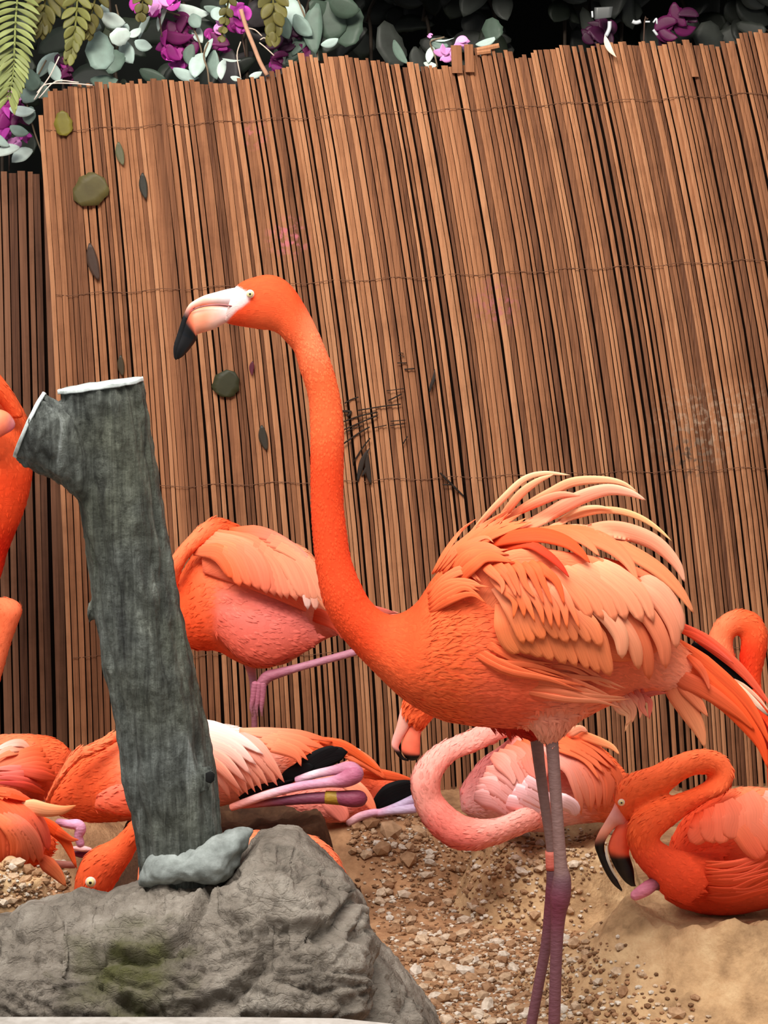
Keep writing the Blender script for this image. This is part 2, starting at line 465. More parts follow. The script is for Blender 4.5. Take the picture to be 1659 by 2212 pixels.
# ------------------------------------------------------------------ rock, ledge, trunk
def rock_mat():
    m, nt, b = new_mat('grey_rock')
    co = N(nt, 'ShaderNodeTexCoord').outputs['Object']
    n1 = N(nt, 'ShaderNodeTexNoise'); n1.inputs['Scale'].default_value = 9; n1.inputs['Detail'].default_value = 9; n1.inputs['Roughness'].default_value = 0.68
    nt.links.new(co, n1.inputs['Vector'])
    r = ramp(nt, [(0.32, C(92, 84, 74)), (0.5, C(144, 133, 119)), (0.68, C(178, 167, 152))])
    nt.links.new(n1.outputs['Fac'], r.inputs[0])
    # moss stain low on the face
    c0 = P(280, 2120, 3.56)
    vm = N(nt, 'ShaderNodeVectorMath', operation='DISTANCE'); vm.inputs[1].default_value = tuple(c0)
    nt.links.new(co, vm.inputs[0])
    n3 = N(nt, 'ShaderNodeTexNoise'); n3.inputs['Scale'].default_value = 26; n3.inputs['Detail'].default_value = 5
    nt.links.new(co, n3.inputs['Vector'])
    ma = N(nt, 'ShaderNodeMath', operation='MULTIPLY_ADD'); ma.inputs[1].default_value = 0.16
    nt.links.new(n3.outputs['Fac'], ma.inputs[0]); nt.links.new(vm.outputs['Value'], ma.inputs[2])
    mr = N(nt, 'ShaderNodeMapRange'); mr.inputs[1].default_value = 0.185; mr.inputs[2].default_value = 0.105
    nt.links.new(ma.outputs[0], mr.inputs[0])
    mx = N(nt, 'ShaderNodeMix', data_type='RGBA'); nt.links.new(mr.outputs[0], mx.inputs[0])
    nt.links.new(r.outputs[0], mx.inputs[6]); mx.inputs[7].default_value = (*C(92, 90, 56), 1)
    nt.links.new(mx.outputs[2], b.inputs['Base Color'])
    vo = N(nt, 'ShaderNodeTexVoronoi', feature='DISTANCE_TO_EDGE'); vo.inputs['Scale'].default_value = 1
    mp = N(nt, 'ShaderNodeMapping'); mp.inputs['Scale'].default_value = (26, 26, 90); mp.inputs['Rotation'].default_value = (0.1, 0.3, 0)
    n4 = N(nt, 'ShaderNodeTexNoise'); n4.inputs['Scale'].default_value = 14; n4.inputs['Detail'].default_value = 4
    nt.links.new(co, n4.inputs['Vector'])
    mv = N(nt, 'ShaderNodeMix', data_type='VECTOR'); mv.inputs[0].default_value = 0.09
    nt.links.new(co, mv.inputs[4]); nt.links.new(n4.outputs['Color'], mv.inputs[5])
    nt.links.new(mv.outputs[1], mp.inputs[0]); nt.links.new(mp.outputs[0], vo.inputs['Vector'])
    rr = ramp(nt, [(0.0, (0, 0, 0)), (0.12, (1, 1, 1))]); nt.links.new(vo.outputs['Distance'], rr.inputs[0])
    n5 = N(nt, 'ShaderNodeTexNoise'); n5.inputs['Scale'].default_value = 42; n5.inputs['Detail'].default_value = 10; n5.inputs['Roughness'].default_value = 0.7
    nt.links.new(co, n5.inputs['Vector'])
    r6 = ramp(nt, [(0.0, (0.68, 0.65, 0.61)), (0.03, (1, 1, 1))]); nt.links.new(vo.outputs['Distance'], r6.inputs[0])
    n6 = N(nt, 'ShaderNodeTexNoise'); n6.inputs['Scale'].default_value = 7; n6.inputs['Detail'].default_value = 3
    nt.links.new(co, n6.inputs['Vector'])
    r7 = ramp(nt, [(0.45, (0, 0, 0)), (0.6, (1, 1, 1))]); nt.links.new(n6.outputs['Fac'], r7.inputs[0])
    mc = N(nt, 'ShaderNodeMix', data_type='RGBA', blend_type='MULTIPLY'); nt.links.new(r7.outputs[0], mc.inputs[0])
    nt.links.new(mx.outputs[2], mc.inputs[6]); nt.links.new(r6.outputs[0], mc.inputs[7]); nt.links.new(mc.outputs[2], b.inputs['Base Color'])
    ad = N(nt, 'ShaderNodeMath', operation='MULTIPLY_ADD'); ad.inputs[1].default_value = 0.09
    nt.links.new(rr.outputs[0], ad.inputs[0]); nt.links.new(n5.outputs['Fac'], ad.inputs[2])
    bp = N(nt, 'ShaderNodeBump'); bp.inputs['Strength'].default_value = 1.0; bp.inputs['Distance'].default_value = 0.014
    nt.links.new(ad.outputs[0], bp.inputs['Height']); nt.links.new(bp.outputs[0], b.inputs['Normal'])
    b.inputs['Roughness'].default_value = 0.9; b.inputs['Specular IOR Level'].default_value = 0.15
    return m
M_ROCK = rock_mat()
RID = [(-420, 2120), (-250, 2060), (-120, 2010), (0, 1992), (70, 1950), (140, 1940), (166, 1928), (218, 1944), (252, 1930), (305, 1912), (420, 1897), (490, 1886), (530, 1842), (565, 1808), (600, 1797),
       (640, 1802), (690, 1835), (740, 1880), (780, 1945), (800, 2000), (822, 2055), (850, 2085), (866, 2112), (900, 2165), (935, 2225), (960, 2300)]
def make_rock():
    xs = np.linspace(-420, 962, 430); nv = 170
    V = []
    for x in xs:
        yr = float(np.interp(x, [r[0] for r in RID], [r[1] for r in RID]))
        Yr = 3.74; Yf = 3.47; Yb = 4.02
        edge = min(1.0, (962-x)/260.0)
        zr = P(x, yr, Yr)[2]
        for j in range(nv):
            s = j/(nv-1)
            if s < 0.72:
                ph = s/0.72*PI/2
                Y = Yr - (Yr-(Yf+0.14*(1-edge)**1.5))*math.cos(ph)**0.75
                z = -0.02 + (zr+0.02)*math.sin(ph)**0.62
            else:
                ph = (s-0.72)/0.28*PI/2
                Y = Yr + (Yb-Yr)*math.sin(ph)
                z = -0.02 + (zr+0.02)*math.cos(ph)**0.7
            xx = P(x, yr, Yr)[0]
            V.append((xx, Y, z))
    V = np.array(V)
    faces = grid_faces(len(xs), nv, False)
    me = bpy.data.meshes.new('tmp'); me.from_pydata([tuple(v) for v in V], [], faces); me.update()
    nn = np.array([v.normal for v in me.vertices])
    bpy.data.meshes.remove(me)
    if nn[len(nn)//2 + 20][2] < 0: nn = -nn
    if np.mean(nn[:, 2]) < 0: nn = -nn
    out = []
    for i, (v, n_) in enumerate(zip(V, nn)):
        p = Vector(v)
        j = i % nv
        keep = 1.0 if j < nv*0.66 else 0.35
        d = 0.022*fbm(p*7, 3) + 0.008*fbm(Vector((p.x*22, p.y*22, p.z*40)), 3)
        # rounded lobes parted by creases
        cr_ = abs(noise.noise(Vector((p.x*5.5+p.z*3, p.y*4, p.z*8+1.3))))
        d -= 0.026*max(0, 1-cr_*9)
        fl = noise.cell(Vector((p.x*36+4*noise.noise(p*9), p.y*30, p.z*80+5*noise.noise(p*11))))
        d += 0.0036*fl
        f2 = noise.cell(Vector((p.x*70+3*noise.noise(p*20), p.y*60, p.z*150+4*noise.noise(p*17))))
        d += 0.0016*f2 - 0.006*max(0, 1-abs(noise.noise(Vector((p.x*16+p.z*14, p.y*12, p.z*30+4.3))))*8)
        out.append(v + n_*d*keep)
    o = mesh_obj('boulder', out, faces, M_ROCK)
    fix_normals(o.data)
    return tag(o, 'big weathered grey boulder with mossy stain under the dead trunk', 'rock')
make_rock()

def stone_mat(name, c1, c2, c3, sc=30, bumpd=0.002):
    m, nt, b = new_mat(name)
    co = N(nt, 'ShaderNodeTexCoord').outputs['Object']
    n1 = N(nt, 'ShaderNodeTexNoise'); n1.inputs['Scale'].default_value = sc; n1.inputs['Detail'].default_value = 8; n1.inputs['Roughness'].default_value = 0.65
    nt.links.new(co, n1.inputs['Vector'])
    r = ramp(nt, [(0.3, c1), (0.5, c2), (0.7, c3)])
    nt.links.new(n1.outputs['Fac'], r.inputs[0]); nt.links.new(r.outputs[0], b.inputs['Base Color'])
    bp = N(nt, 'ShaderNodeBump'); bp.inputs['Strength'].default_value = 0.5; bp.inputs['Distance'].default_value = bumpd
    nt.links.new(n1.outputs['Fac'], bp.inputs['Height']); nt.links.new(bp.outputs[0], b.inputs['Normal'])
    b.inputs['Roughness'].default_value = 0.88; b.inputs['Specular IOR Level'].default_value = 0.15
    return m
M_LEDGE = stone_mat('concrete', C(150, 142, 132), C(172, 164, 154), C(188, 181, 172))
def make_ledge():
    yb = 3.44
    zt = P(300, 2191, yb)[2]
    bm = bmesh.new()
    out = [(-1.6, 3.1)]
    out += [(-0.02, 3.1), (0.04, 3.16), (0.055, 3.26), (0.05, 3.36), (0.02, 3.41), (-0.06, 3.435), (-0.2, yb), (-1.6, yb+0.004)]
    vt = [bm.verts.new((x, y, zt)) for x, y in out]
    f = bm.faces.new(vt)
    r = bmesh.ops.extrude_face_region(bm, geom=[f])
    for g in r['geom']:
        if isinstance(g, bmesh.types.BMVert): g.co.z = -0.02
    bmesh.ops.recalc_face_normals(bm, faces=bm.faces)
    bmesh.ops.bevel(bm, geom=[e for e in bm.edges if all(abs(v.co.z-zt) < 1e-4 for v in e.verts)], offset=0.012, segments=3, affect='EDGES')
    me = bpy.data.meshes.new('kerb'); bm.to_mesh(me); bm.free(); me.materials.append(M_LEDGE)
    o = bpy.data.objects.new('concrete_kerb', me); link(o)
    tag(o, 'smooth pale concrete kerb in front of the boulder', 'kerb')
make_ledge()

def bark_mat():
    m, nt, b = new_mat('grey_green_bark')
    co = N(nt, 'ShaderNodeTexCoord').outputs['Object']
    mp = N(nt, 'ShaderNodeMapping'); mp.inputs['Scale'].default_value = (64, 64, 6); mp.inputs['Rotation'].default_value = (0, 0.16, 0)
    nt.links.new(co, mp.inputs[0])
    n1 = N(nt, 'ShaderNodeTexNoise'); n1.inputs['Scale'].default_value = 1; n1.inputs['Detail'].default_value = 9; n1.inputs['Roughness'].default_value = 0.7; n1.inputs['Distortion'].default_value = 0.6
    nt.links.new(mp.outputs[0], n1.inputs['Vector'])
    r = ramp(nt, [(0.3, C(36, 37, 34)), (0.46, C(80, 83, 77)), (0.6, C(110, 114, 107)), (0.74, C(160, 165, 160))])
    nt.links.new(n1.outputs['Fac'], r.inputs[0])
    n2 = N(nt, 'ShaderNodeTexNoise'); n2.inputs['Scale'].default_value = 5; n2.inputs['Detail'].default_value = 4
    nt.links.new(co, n2.inputs['Vector'])
    r2 = ramp(nt, [(0.4, (1, 1, 1)), (0.65, (0.82, 0.78, 0.56))]); nt.links.new(n2.outputs['Fac'], r2.inputs[0])
    mx = N(nt, 'ShaderNodeMix', data_type='RGBA', blend_type='MULTIPLY'); mx.inputs[0].default_value = 0.7
    nt.links.new(r.outputs[0], mx.inputs[6]); nt.links.new(r2.outputs[0], mx.inputs[7])
    nt.links.new(mx.outputs[2], b.inputs['Base Color'])
    n5 = N(nt, 'ShaderNodeTexNoise'); n5.inputs['Scale'].default_value = 45; n5.inputs['Detail'].default_value = 7
    nt.links.new(co, n5.inputs['Vector'])
    ad = N(nt, 'ShaderNodeMath', operation='ADD'); nt.links.new(n1.outputs['Fac'], ad.inputs[0]); nt.links.new(n5.outputs['Fac'], ad.inputs[1])
    bp = N(nt, 'ShaderNodeBump'); bp.inputs['Strength'].default_value = 1.0; bp.inputs['Distance'].default_value = 0.009
    nt.links.new(ad.outputs[0], bp.inputs['Height']); nt.links.new(bp.outputs[0], b.inputs['Normal'])
    b.inputs['Roughness'].default_value = 0.7; b.inputs['Specular IOR Level'].default_value = 0.35
    return m
M_BARK = bark_mat()
M_CUT = stone_mat('pale_cut_wood', C(150, 156, 150), C(196, 202, 196), C(222, 227, 222), 60)
M_FLARE = stone_mat('pale_root_wood', C(96, 99, 94), C(134, 139, 133), C(166, 171, 165), 22, 0.006)
M_HOLE = plain('knot_hole', C(16, 15, 13), 0.9)

def remesh(verts, faces, voxel, smooth_it=4):
    me = bpy.data.meshes.new('tmp'); me.from_pydata([tuple(v) for v in verts], [], faces); me.update()
    fix_normals(me)
    ob = bpy.data.objects.new('tmp', me); COL.objects.link(ob)
    md = ob.modifiers.new('r', 'REMESH'); md.mode = 'VOXEL'; md.voxel_size = voxel; md.use_smooth_shade = True
    if smooth_it:
        sm = ob.modifiers.new('s', 'SMOOTH'); sm.factor = 0.5; sm.iterations = smooth_it
    dg = bpy.context.evaluated_depsgraph_get()
    out = bpy.data.meshes.new_from_object(ob.evaluated_get(dg))
    bpy.data.objects.remove(ob); bpy.data.meshes.remove(me)
    out.polygons.foreach_set('use_smooth', [True]*len(out.polygons))
    return out
def displace(me, fn):
    n = len(me.vertices)
    co = np.zeros(n*3, dtype=np.float32); me.vertices.foreach_get('co', co)
    no = np.zeros(n*3, dtype=np.float32); me.vertex_normals.foreach_get('vector', no)
    co = co.reshape(-1, 3); no = no.reshape(-1, 3)
    d = np.array([fn(Vector(c), q) for c, q in zip(co.tolist(), no.tolist())], dtype=np.float32)
    co = co + no*d[:, None]
    me.vertices.foreach_set('co', co.ravel()); me.update()
def merge(lofts):
    V, Fs, o = [], [], 0
    for L in lofts:
        V.append(L.v); Fs += [tuple(i+o for i in f) for f in L.f]; o += len(L.v)
    return np.vstack(V), Fs

TY = 3.74
def make_trunk():
    root = empty('dead_tree_trunk', P(395, 1893, TY), 'grey-green dead trunk with a sawn side stub on the boulder', 'tree trunk')
    tp = [(128, 846, 307, 821), (134, 880, 316, 855), (150, 960, 329, 940), (168, 1070, 345, 1060), (186, 1180, 362, 1160), (198, 1290, 383, 1270), (216, 1400, 405, 1390),
          (238, 1510, 432, 1500), (254, 1600, 450, 1590), (268, 1680, 470, 1668), (286, 1750, 479, 1740), (300, 1850, 484, 1830), (304, 1912, 492, 1905)]
    L1 = loft([(*p, 0.85) for p in tp], ID, TY, n=6, ring=40)
    sp = [(97, 850, 34, 988), (125, 866, 75, 1016), (180, 910, 125, 1044), (230, 950, 180, 1090), (262, 1010, 235, 1160)]
    L2 = loft([(*p, 0.85, dy) for p, dy in zip(sp, (-0.035, -0.03, -0.02, -0.005, 0.01))], ID, TY, n=6, ring=36)
    kn = [(430, 1655, 425, 1712, 0.9, -0.03), (452, 1652, 448, 1712, 0.9, -0.055), (462, 1660, 458, 1704, 0.9, -0.07)]
    L3 = loft(kn, ID, TY, n=5, ring=20)
    lump = [(200, 1290, 195, 1350, 0.8), (190, 1300, 188, 1345, 0.8), (184, 1312, 184, 1335, 0.8)]
    L4 = loft(lump, ID, TY, n=4, ring=16)
    v, f = merge([L1, L2, L3, L4])
    me = remesh(v, f, 0.0036, 3)
    def bark(p, n_):
        d = 0.0062*fbm(Vector((p.x*46+p.z*7, p.y*46, p.z*4.2)), 4) + 0.006*fbm(p*9, 3)
        d -= 0.005*max(0, 1-abs(noise.noise(Vector((p.x*24+p.z*4, p.y*24, p.z*2.6))))*7)
        d += 0.0026*fbm(Vector((p.x*95, p.y*95, p.z*26)), 2)
        return d*0.4 if abs(n_[2]) > 0.8 else d
    displace(me, bark)
    me.materials.append(M_BARK)
    link(bpy.data.objects.new('trunk', me), root)
    # sawn faces
    def disc(name, pairs, mat, thick, dr):
        L = loft(pairs, ID, TY, n=3, ring=36)
        vv = L.v.copy()
        for i in range(len(vv)):
            vv[i] += np.array((0, 0, 0.0018*noise.noise(Vector(vv[i])*60)))
        return mesh_obj(name, vv, L.f, mat, root)
    disc('cut_face', [(124, 842, 309, 815, 0.85), (125, 850, 311, 823, 0.86)], M_CUT, 0, 0)
    disc('cut_face', [(92, 847, 29, 987, 0.86, -0.036), (99, 850, 36, 991, 0.87, -0.036)], M_CUT, 0, 0)
    rfp = [(304, 1884, 306, 1908, 2.0, -0.03), (330, 1856, 336, 1906, 2.3, -0.035), (395, 1836, 402, 1906, 1.8, -0.04), (455, 1812, 462, 1904, 1.4, -0.035),
           (505, 1796, 500, 1886, 1.1, -0.03), (532, 1788, 526, 1838, 1.0, -0.03), (546, 1797, 540, 1812, 1.0, -0.03)]
    L = loft(rfp, ID, TY, n=8, ring=40)
    me = remesh(L.v, L.f, 0.004, 1)
    displace(me, lambda p, n_: 0.007*fbm(p*18, 3)+0.004*fbm(p*46, 3))
    me.materials.append(M_FLARE)
    link(bpy.data.objects.new('root_flare', me), root)
    L = loft([(444, 1670, 444, 1688, 0.2, -0.083), (456, 1666, 454, 1692, 0.2, -0.086), (464, 1672, 463, 1686, 0.2, -0.085)], ID, TY, n=3, ring=16)
    mesh_obj('knot_hole', L.v, L.f, M_HOLE, root)
make_trunk()

# ------------------------------------------------------------------ nest mounds
def mound(px, Yc, ztop, rtop, rbase, label, mat, seed, rx=1.0, name='mud_nest', dip=0.02):
    cx = P(px, 1500, Yc)[0]
    nr, na = 46, 90
    V = []
    for i in range(nr):
        s = i/(nr-1)
        for k in range(na):
            an = 2*PI*k/na
            r = s*rbase
            if r < rtop: z = ztop - dip*(1-(r/rtop)**2)
            else:
                t = (r-rtop)/(rbase-rtop)
                z = ztop*(1-t)**1.25 * (1-0.0*t) - 0.02*t
            p = Vector((math.cos(an)*r*2.2+seed, math.sin(an)*r*2.2, seed*0.7))
            rr = r*(1+0.16*fbm(p*1.3, 3))
            q = Vector((cx+rr*math.cos(an)*rx, Yc+rr*math.sin(an), z))
            z += (0.022*fbm(q*9, 3) + 0.012*fbm(q*30, 3) + 0.012*(0.35-abs(noise.noise(q*16))))*min(1, s*2.2)*(1 if s < 0.93 else 0.4)
            V.append((q.x, q.y, z))
    f = grid_faces(nr, na)
    o = mesh_obj(name, V, f, mat)
    fix_normals(o.data)
    return tag(o, label, 'nest')
mound(1590, 4.28, 0.165, 0.17, 0.36, 'sandy mud nest mound under the vivid orange flamingo with lowered black bill', M_MUD, 2.1, 1.05)
mound(1205, 4.86, 0.135, 0.13, 0.21, 'lumpy mud nest mound under the pale pink sitting flamingo', M_MUD, 5.3)
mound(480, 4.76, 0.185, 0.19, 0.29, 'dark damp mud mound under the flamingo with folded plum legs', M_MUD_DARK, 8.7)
mound(10, 4.12, 0.262, 0.06, 0.16, 'sandy mound topped with pebbles beside the boulder', M_MUD, 11.9)

# ------------------------------------------------------------------ flamingos
RED = C(238, 76, 34); ORG = C(246, 102, 54); LORG = C(250, 128, 84); PEACH = C(252, 152, 110); PINK = C(253, 166, 130)
WHITEP = C(255, 214, 200); TAN = C(240, 122, 76); DRED = C(176, 34, 20); BLK = C(14, 12, 13); SALM = C(244, 140, 122)
ROSE = C(206, 150, 172); PLUM = C(112, 56, 70); GREYLEG = C(136, 106, 100); MAUVE = C(176, 118, 134)

def attr_from(me, lofts):
    V = np.vstack([L.v for L in lofts]); CCc = np.vstack([L.c for L in lofts]); FL = np.vstack([L.fl for L in lofts]); TG = np.vstack([L.tg for L in lofts])
    kd = KDTree(len(V))
    for i, v in enumerate(V): kd.insert(v, i)
    kd.balance()
    n = len(me.vertices)
    co = np.zeros(n*3, dtype=np.float32); me.vertices.foreach_get('co', co); co = co.reshape(-1, 3)
    idx = np.array([kd.find(c)[1] for c in co.tolist()])
    return co, CCc[idx], FL[idx], TG[idx]
def tufts(me, co, col, tg, count, parent, length, width, lift, reg=None, jit=0.12):
    """small contour feathers lying along the plumage, joined as one part"""
    n = len(co)
    no = np.zeros(n*3, dtype=np.float32); me.vertex_normals.foreach_get('vector', no); no = no.reshape(-1, 3)
    front = np.where(no[:, 1] < 0.35)[0]
    pick = rng.choice(front, size=min(count, len(front)), replace=False)
    V, Fs, CC = [], [], []
    for i in pick:
        nn = no[i]; t = tg[i] - nn*np.dot(tg[i], nn)
        l = np.linalg.norm(t)
        if l < 0.2: continue
        t /= l
        s = np.cross(nn, t)
        a = rng.uniform(-0.35, 0.35); t = t*math.cos(a)+s*math.sin(a); s = np.cross(nn, t)
        k = rng.uniform(0.7, 1.3)
        L_ = length(co[i])*k; w_ = width(co[i])*k
        if L_ <= 0: continue
        o = len(V)
        b = co[i]-nn*0.0006
        V += [b, b+t*L_*0.45+s*w_*0.5+nn*lift*0.55, b+t*L_+nn*lift*0.9, b+t*L_*0.45-s*w_*0.5+nn*lift*0.55, b+t*L_*0.45+nn*lift*1.15]
        Fs += [(o, o+1, o+4), (o+1, o+2, o+4), (o+2, o+3, o+4), (o+3, o, o+4)]
        c = np.clip(col[i]*(1+rng.uniform(-jit, jit)), 0, 1)
        CC += [c]*5
    o = mesh_obj('contour_feathers', V, Fs, M_TUFT, parent, smooth=True, col=np.array(CC))
    o['kind'] = 'stuff'
    return o
def bird_body(lofts, parent, voxel=0.005, smooth=3, ntuft=1200, tl=0.014, tw=0.005, name='body', lift=0.0014, neck_z=None, csm=22, paint=None):
    v, f = merge(lofts)
    me = remesh(v, f, voxel, smooth)
    co, col, fl, tg = attr_from(me, lofts)
    ed = np.zeros(len(me.edges)*2, dtype=np.int32); me.edges.foreach_get('vertices', ed); ed = ed.reshape(-1, 2)
    deg = np.bincount(ed.ravel(), minlength=len(co)).astype(float)[:, None]
    for _ in range(csm):
        acc = np.zeros_like(col)
        for k in range(3):
            acc[:, k] = np.bincount(ed[:, 0], weights=col[ed[:, 1], k], minlength=len(co)) + np.bincount(ed[:, 1], weights=col[ed[:, 0], k], minlength=len(co))
        col = col*0.4 + 0.6*acc/np.maximum(deg, 1)
    if paint is not None:
        col = paint(co, col)
    set_col(me, col)
    at = me.attributes.new('flow', 'FLOAT_VECTOR', 'POINT'); at.data.foreach_set('vector', fl.astype(np.float32).ravel())
    me.materials.append(M_PLUM)
    o = link(bpy.data.objects.new(name, me), parent)
    if ntuft:
        ln = (lambda p: tl) if neck_z is None else (lambda p: tl*neck_z(p))
        wd = (lambda p: tw) if neck_z is None else (lambda p: tw*(0.45+0.55*neck_z(p)))
        tufts(me, co, col, tg, ntuft, parent, ln, wd, lift)
    return o
def dome(tr, cx, cy, rx, ry, Yc, depth, rot=0.0):
    """depth of a flank surface over photo pixels"""
    c = tr(cx, cy); k = tr(1, 0)[0]-tr(0, 0)[0]
    ca, sa = math.cos(rot), math.sin(rot)
    def f(px, py):
        x = (px-c[0])/k; y = (py-c[1])/k
        u = (x*ca+y*sa)/rx; v = (-x*sa+y*ca)/ry
        q = 1-u*u-v*v
        return Yc - depth*(math.sqrt(q) if q > 0 else 0.0)
    return f
def prof(kind, t):
    if kind == 'oval': return max(0.0, math.sin(PI*min(1, t*0.97+0.03)))**0.75
    if kind == 'disc': return math.sqrt(max(0.0, 1-(2*t-1)**2))*(0.82+0.3*t+0.07*math.sin(t*17))
    if kind == 'lance': return max(0.0, math.sin(PI*min(1, t**0.8)))**1.0
    if kind == 'round': return min(1, 0.35+t*1.6)*math.sqrt(max(0, 1-t**5))
    if kind == 'point': return min(1, 0.4+t*2.2)*max(0.0, 1-t**2.2)**0.8
    if kind == 'plume': return (0.55+0.45*math.sin(min(1, t*1.5)*PI/2))*max(0.0, 1-t**3.0)**0.7
    return max(0.0, 1-t**4)
def feather(name, spine, tr, Yf, w, kind, c0, c1, parent, l0=0.004, l1=0.01, n=4, camber=0.10, tip=None, sink=0.010, mat=None):
    sp = cr([tr(*p) for p in spine], n)
    k = tr(1, 0)[0]-tr(0, 0)[0]
    wpx = w*k
    m = len(sp)
    tg = np.gradient(sp, axis=0); tg /= np.maximum(np.linalg.norm(tg, axis=1, keepdims=True), 1e-9)
    seg = np.concatenate([[0], np.cumsum(np.linalg.norm(np.diff(sp, axis=0), axis=1))])
    ts = seg/seg[-1]
    jit = 1+rng.uniform(-0.07, 0.07)
    acr = (-1, -0.5, 0, 0.5, 1)
    Vt, CC, FL = [], [], []
    for i in range(m):
        t = ts[i]
        hw = max(0.35, 0.5*wpx*prof(kind, t))
        nx, ny = -tg[i][1], tg[i][0]
        cc = c0*(1-t)+c1*t
        if tip is not None and t > 0.72: cc = cc*(1-(t-0.72)/0.28)+tip*((t-0.72)/0.28)
        for a in acr:
            px, py = sp[i][0]+nx*hw*a, sp[i][1]+ny*hw*a
            lf = l0+(l1-l0)*t - (sink+max(0.0, l0)*0.9 if sink else 0)*max(0.0, 1-t/0.4)**1.3
            yy = Yf(px, py) - lf - camber*hw*(1-a*a)*4.0/F
            Vt.append(P(px, py, yy))
            e = 1.0 + (0.10 if abs(a) == 1 else (-0.07 if a == 0 else 0.0))
            CC.append(np.clip(cc*jit*e, 0, 1)); FL.append((t*seg[-1]*0.0007, a*hw*0.0007+rng.uniform(0, 1e-5), 0))
    nA = len(acr)
    Vb = [v+np.array((0, 0.0016, 0)) for v in Vt]
    nv = len(Vt)
    faces = grid_faces(m, nA, False) + [q[::-1] for q in grid_faces(m, nA, False, nv)]
    for i in range(m-1):
        for j in (0, nA-1):
            a, b = i*nA+j, (i+1)*nA+j
            q = (a, b, nv+b, nv+a)
            faces.append(q if j == 0 else q[::-1])
    for i in (0, m-1):
        for j in range(nA-1):
            a, b = i*nA+j, i*nA+j+1
            faces.append((a, b, nv+b, nv+a) if i else (b, a, nv+a, nv+b))
    o = mesh_obj(name, Vt+Vb, faces, mat or M_FEATH, parent, col=np.array(CC+CC), attrs={'flow': FL+FL})
    nsm = 2*(m-1)*(nA-1)
    o.data.polygons.foreach_set('use_smooth', [i < nsm for i in range(len(faces))])
    return o
def fan(name, A, B, nf, tr, Yf, wA, wB, kind, ca, cb, parent, lift=0.006, dl=0.0, c_tip=None, jit=0.0, rev=False):
    A = np.array(A, float); B = np.array(B, float)
    for i in range(nf):
        u = i/max(1, nf-1)
        s = A*(1-u)+B*u
        s = s + 1.5*rng.uniform(-jit, jit, s.shape)*np.linspace(0.3, 1, len(s))[:, None]
        s[-1] += rng.uniform(-jit, jit, 2)
        c0, c1 = ca[0]*(1-u)+cb[0]*u, ca[1]*(1-u)+cb[1]*u
        o = (nf-i if rev else i)*0.0007
        feather(name, [tuple(q) for q in s], tr, Yf, (wA*(1-u)+wB*u)*rng.uniform(.82, 1.2), kind, c0, c1, parent, lift+o, lift+o+0.004+dl, tip=c_tip)
def bill(upper, lower, tr, Y, parent, ucols, lcols):
    L = loft(upper, tr, Y, ucols, n=5, ring=20)
    a = mesh_obj('upper_bill', L.v, L.f, M_BILL, parent, col=L.c)
    L = loft(lower, tr, Y, lcols, n=5, ring=20)
    b = mesh_obj('lower_bill', L.v, L.f, M_BILL, parent, col=L.c)
    return a, b
def eye(px, py, r, tr, Y, parent):
    c = P(*tr(px, py), Y); k = (tr(1, 0)[0]-tr(0, 0)[0])*Y/F
    def ball(name, rad, dy, flat, mat, par):
        bm = bmesh.new(); bmesh.ops.create_uvsphere(bm, u_segments=20, v_segments=12, radius=rad)
        for v in bm.verts: v.co = Vector((v.co.x, v.co.y*flat, v.co.z)) + Vector(c) + Vector((0, dy, 0))
        me = bpy.data.meshes.new(name); bm.to_mesh(me); bm.free(); me.materials.append(mat)
        me.polygons.foreach_set('use_smooth', [True]*len(me.polygons))
        return link(bpy.data.objects.new(name, me), par)
    ring = ball('eyelid', r*k*1.3, 0.0, 0.35, M_EYE_RING, parent)
    e = ball('eye', r*k, -r*k*0.22, 0.6, M_IRIS, parent)
    p = bpy.data.objects
    q = ball('pupil', r*k*0.42, -r*k*0.66, 0.6, M_PUPIL, None)
    q.parent = e
def foot(x, y, z, parent, ang=-PI/2, s=1.0, col=PLUM):
    """webbed foot on the ground, toes towards ang"""
    V, Fs = [], []
    tips = []
    for a in (-0.5, 0.0, 0.5):
        d = ang+a
        tips.append((x+math.cos(d)*0.075*s, y+math.sin(d)*0.075*s))
    for t in tips:
        v, f, c = tube3([[x, y, z+0.012, 0.008*s], [(x+t[0])/2, (y+t[1])/2, z+0.008, 0.006*s], [t[0], t[1], z+0.003, 0.003*s]], 8, 4)
        o = len(V); V += list(v); Fs += [tuple(i+o for i in q) for q in f]
    o = len(V)
    V += [np.array((x, y, z+0.008))]+[np.array((t[0], t[1], z+0.005)) for t in tips]+[np.array((x, y, z+0.001))]+[np.array((t[0], t[1], z+0.001)) for t in tips]
    Fs += [(o, o+1, o+2), (o, o+2, o+3), (o+4, o+6, o+5), (o+4, o+7, o+6)]
    return mesh_obj('foot', V, Fs, M_LEG, parent, col=np.tile(col, (len(V), 1)))
FG = 'flamingos of the flock'
def flamingo(px, py, Y, label, z=None):
    p = P(px, py, Y)
    if z is not None: p[2] = z
    return empty('flamingo', p, label, 'flamingo', FG)

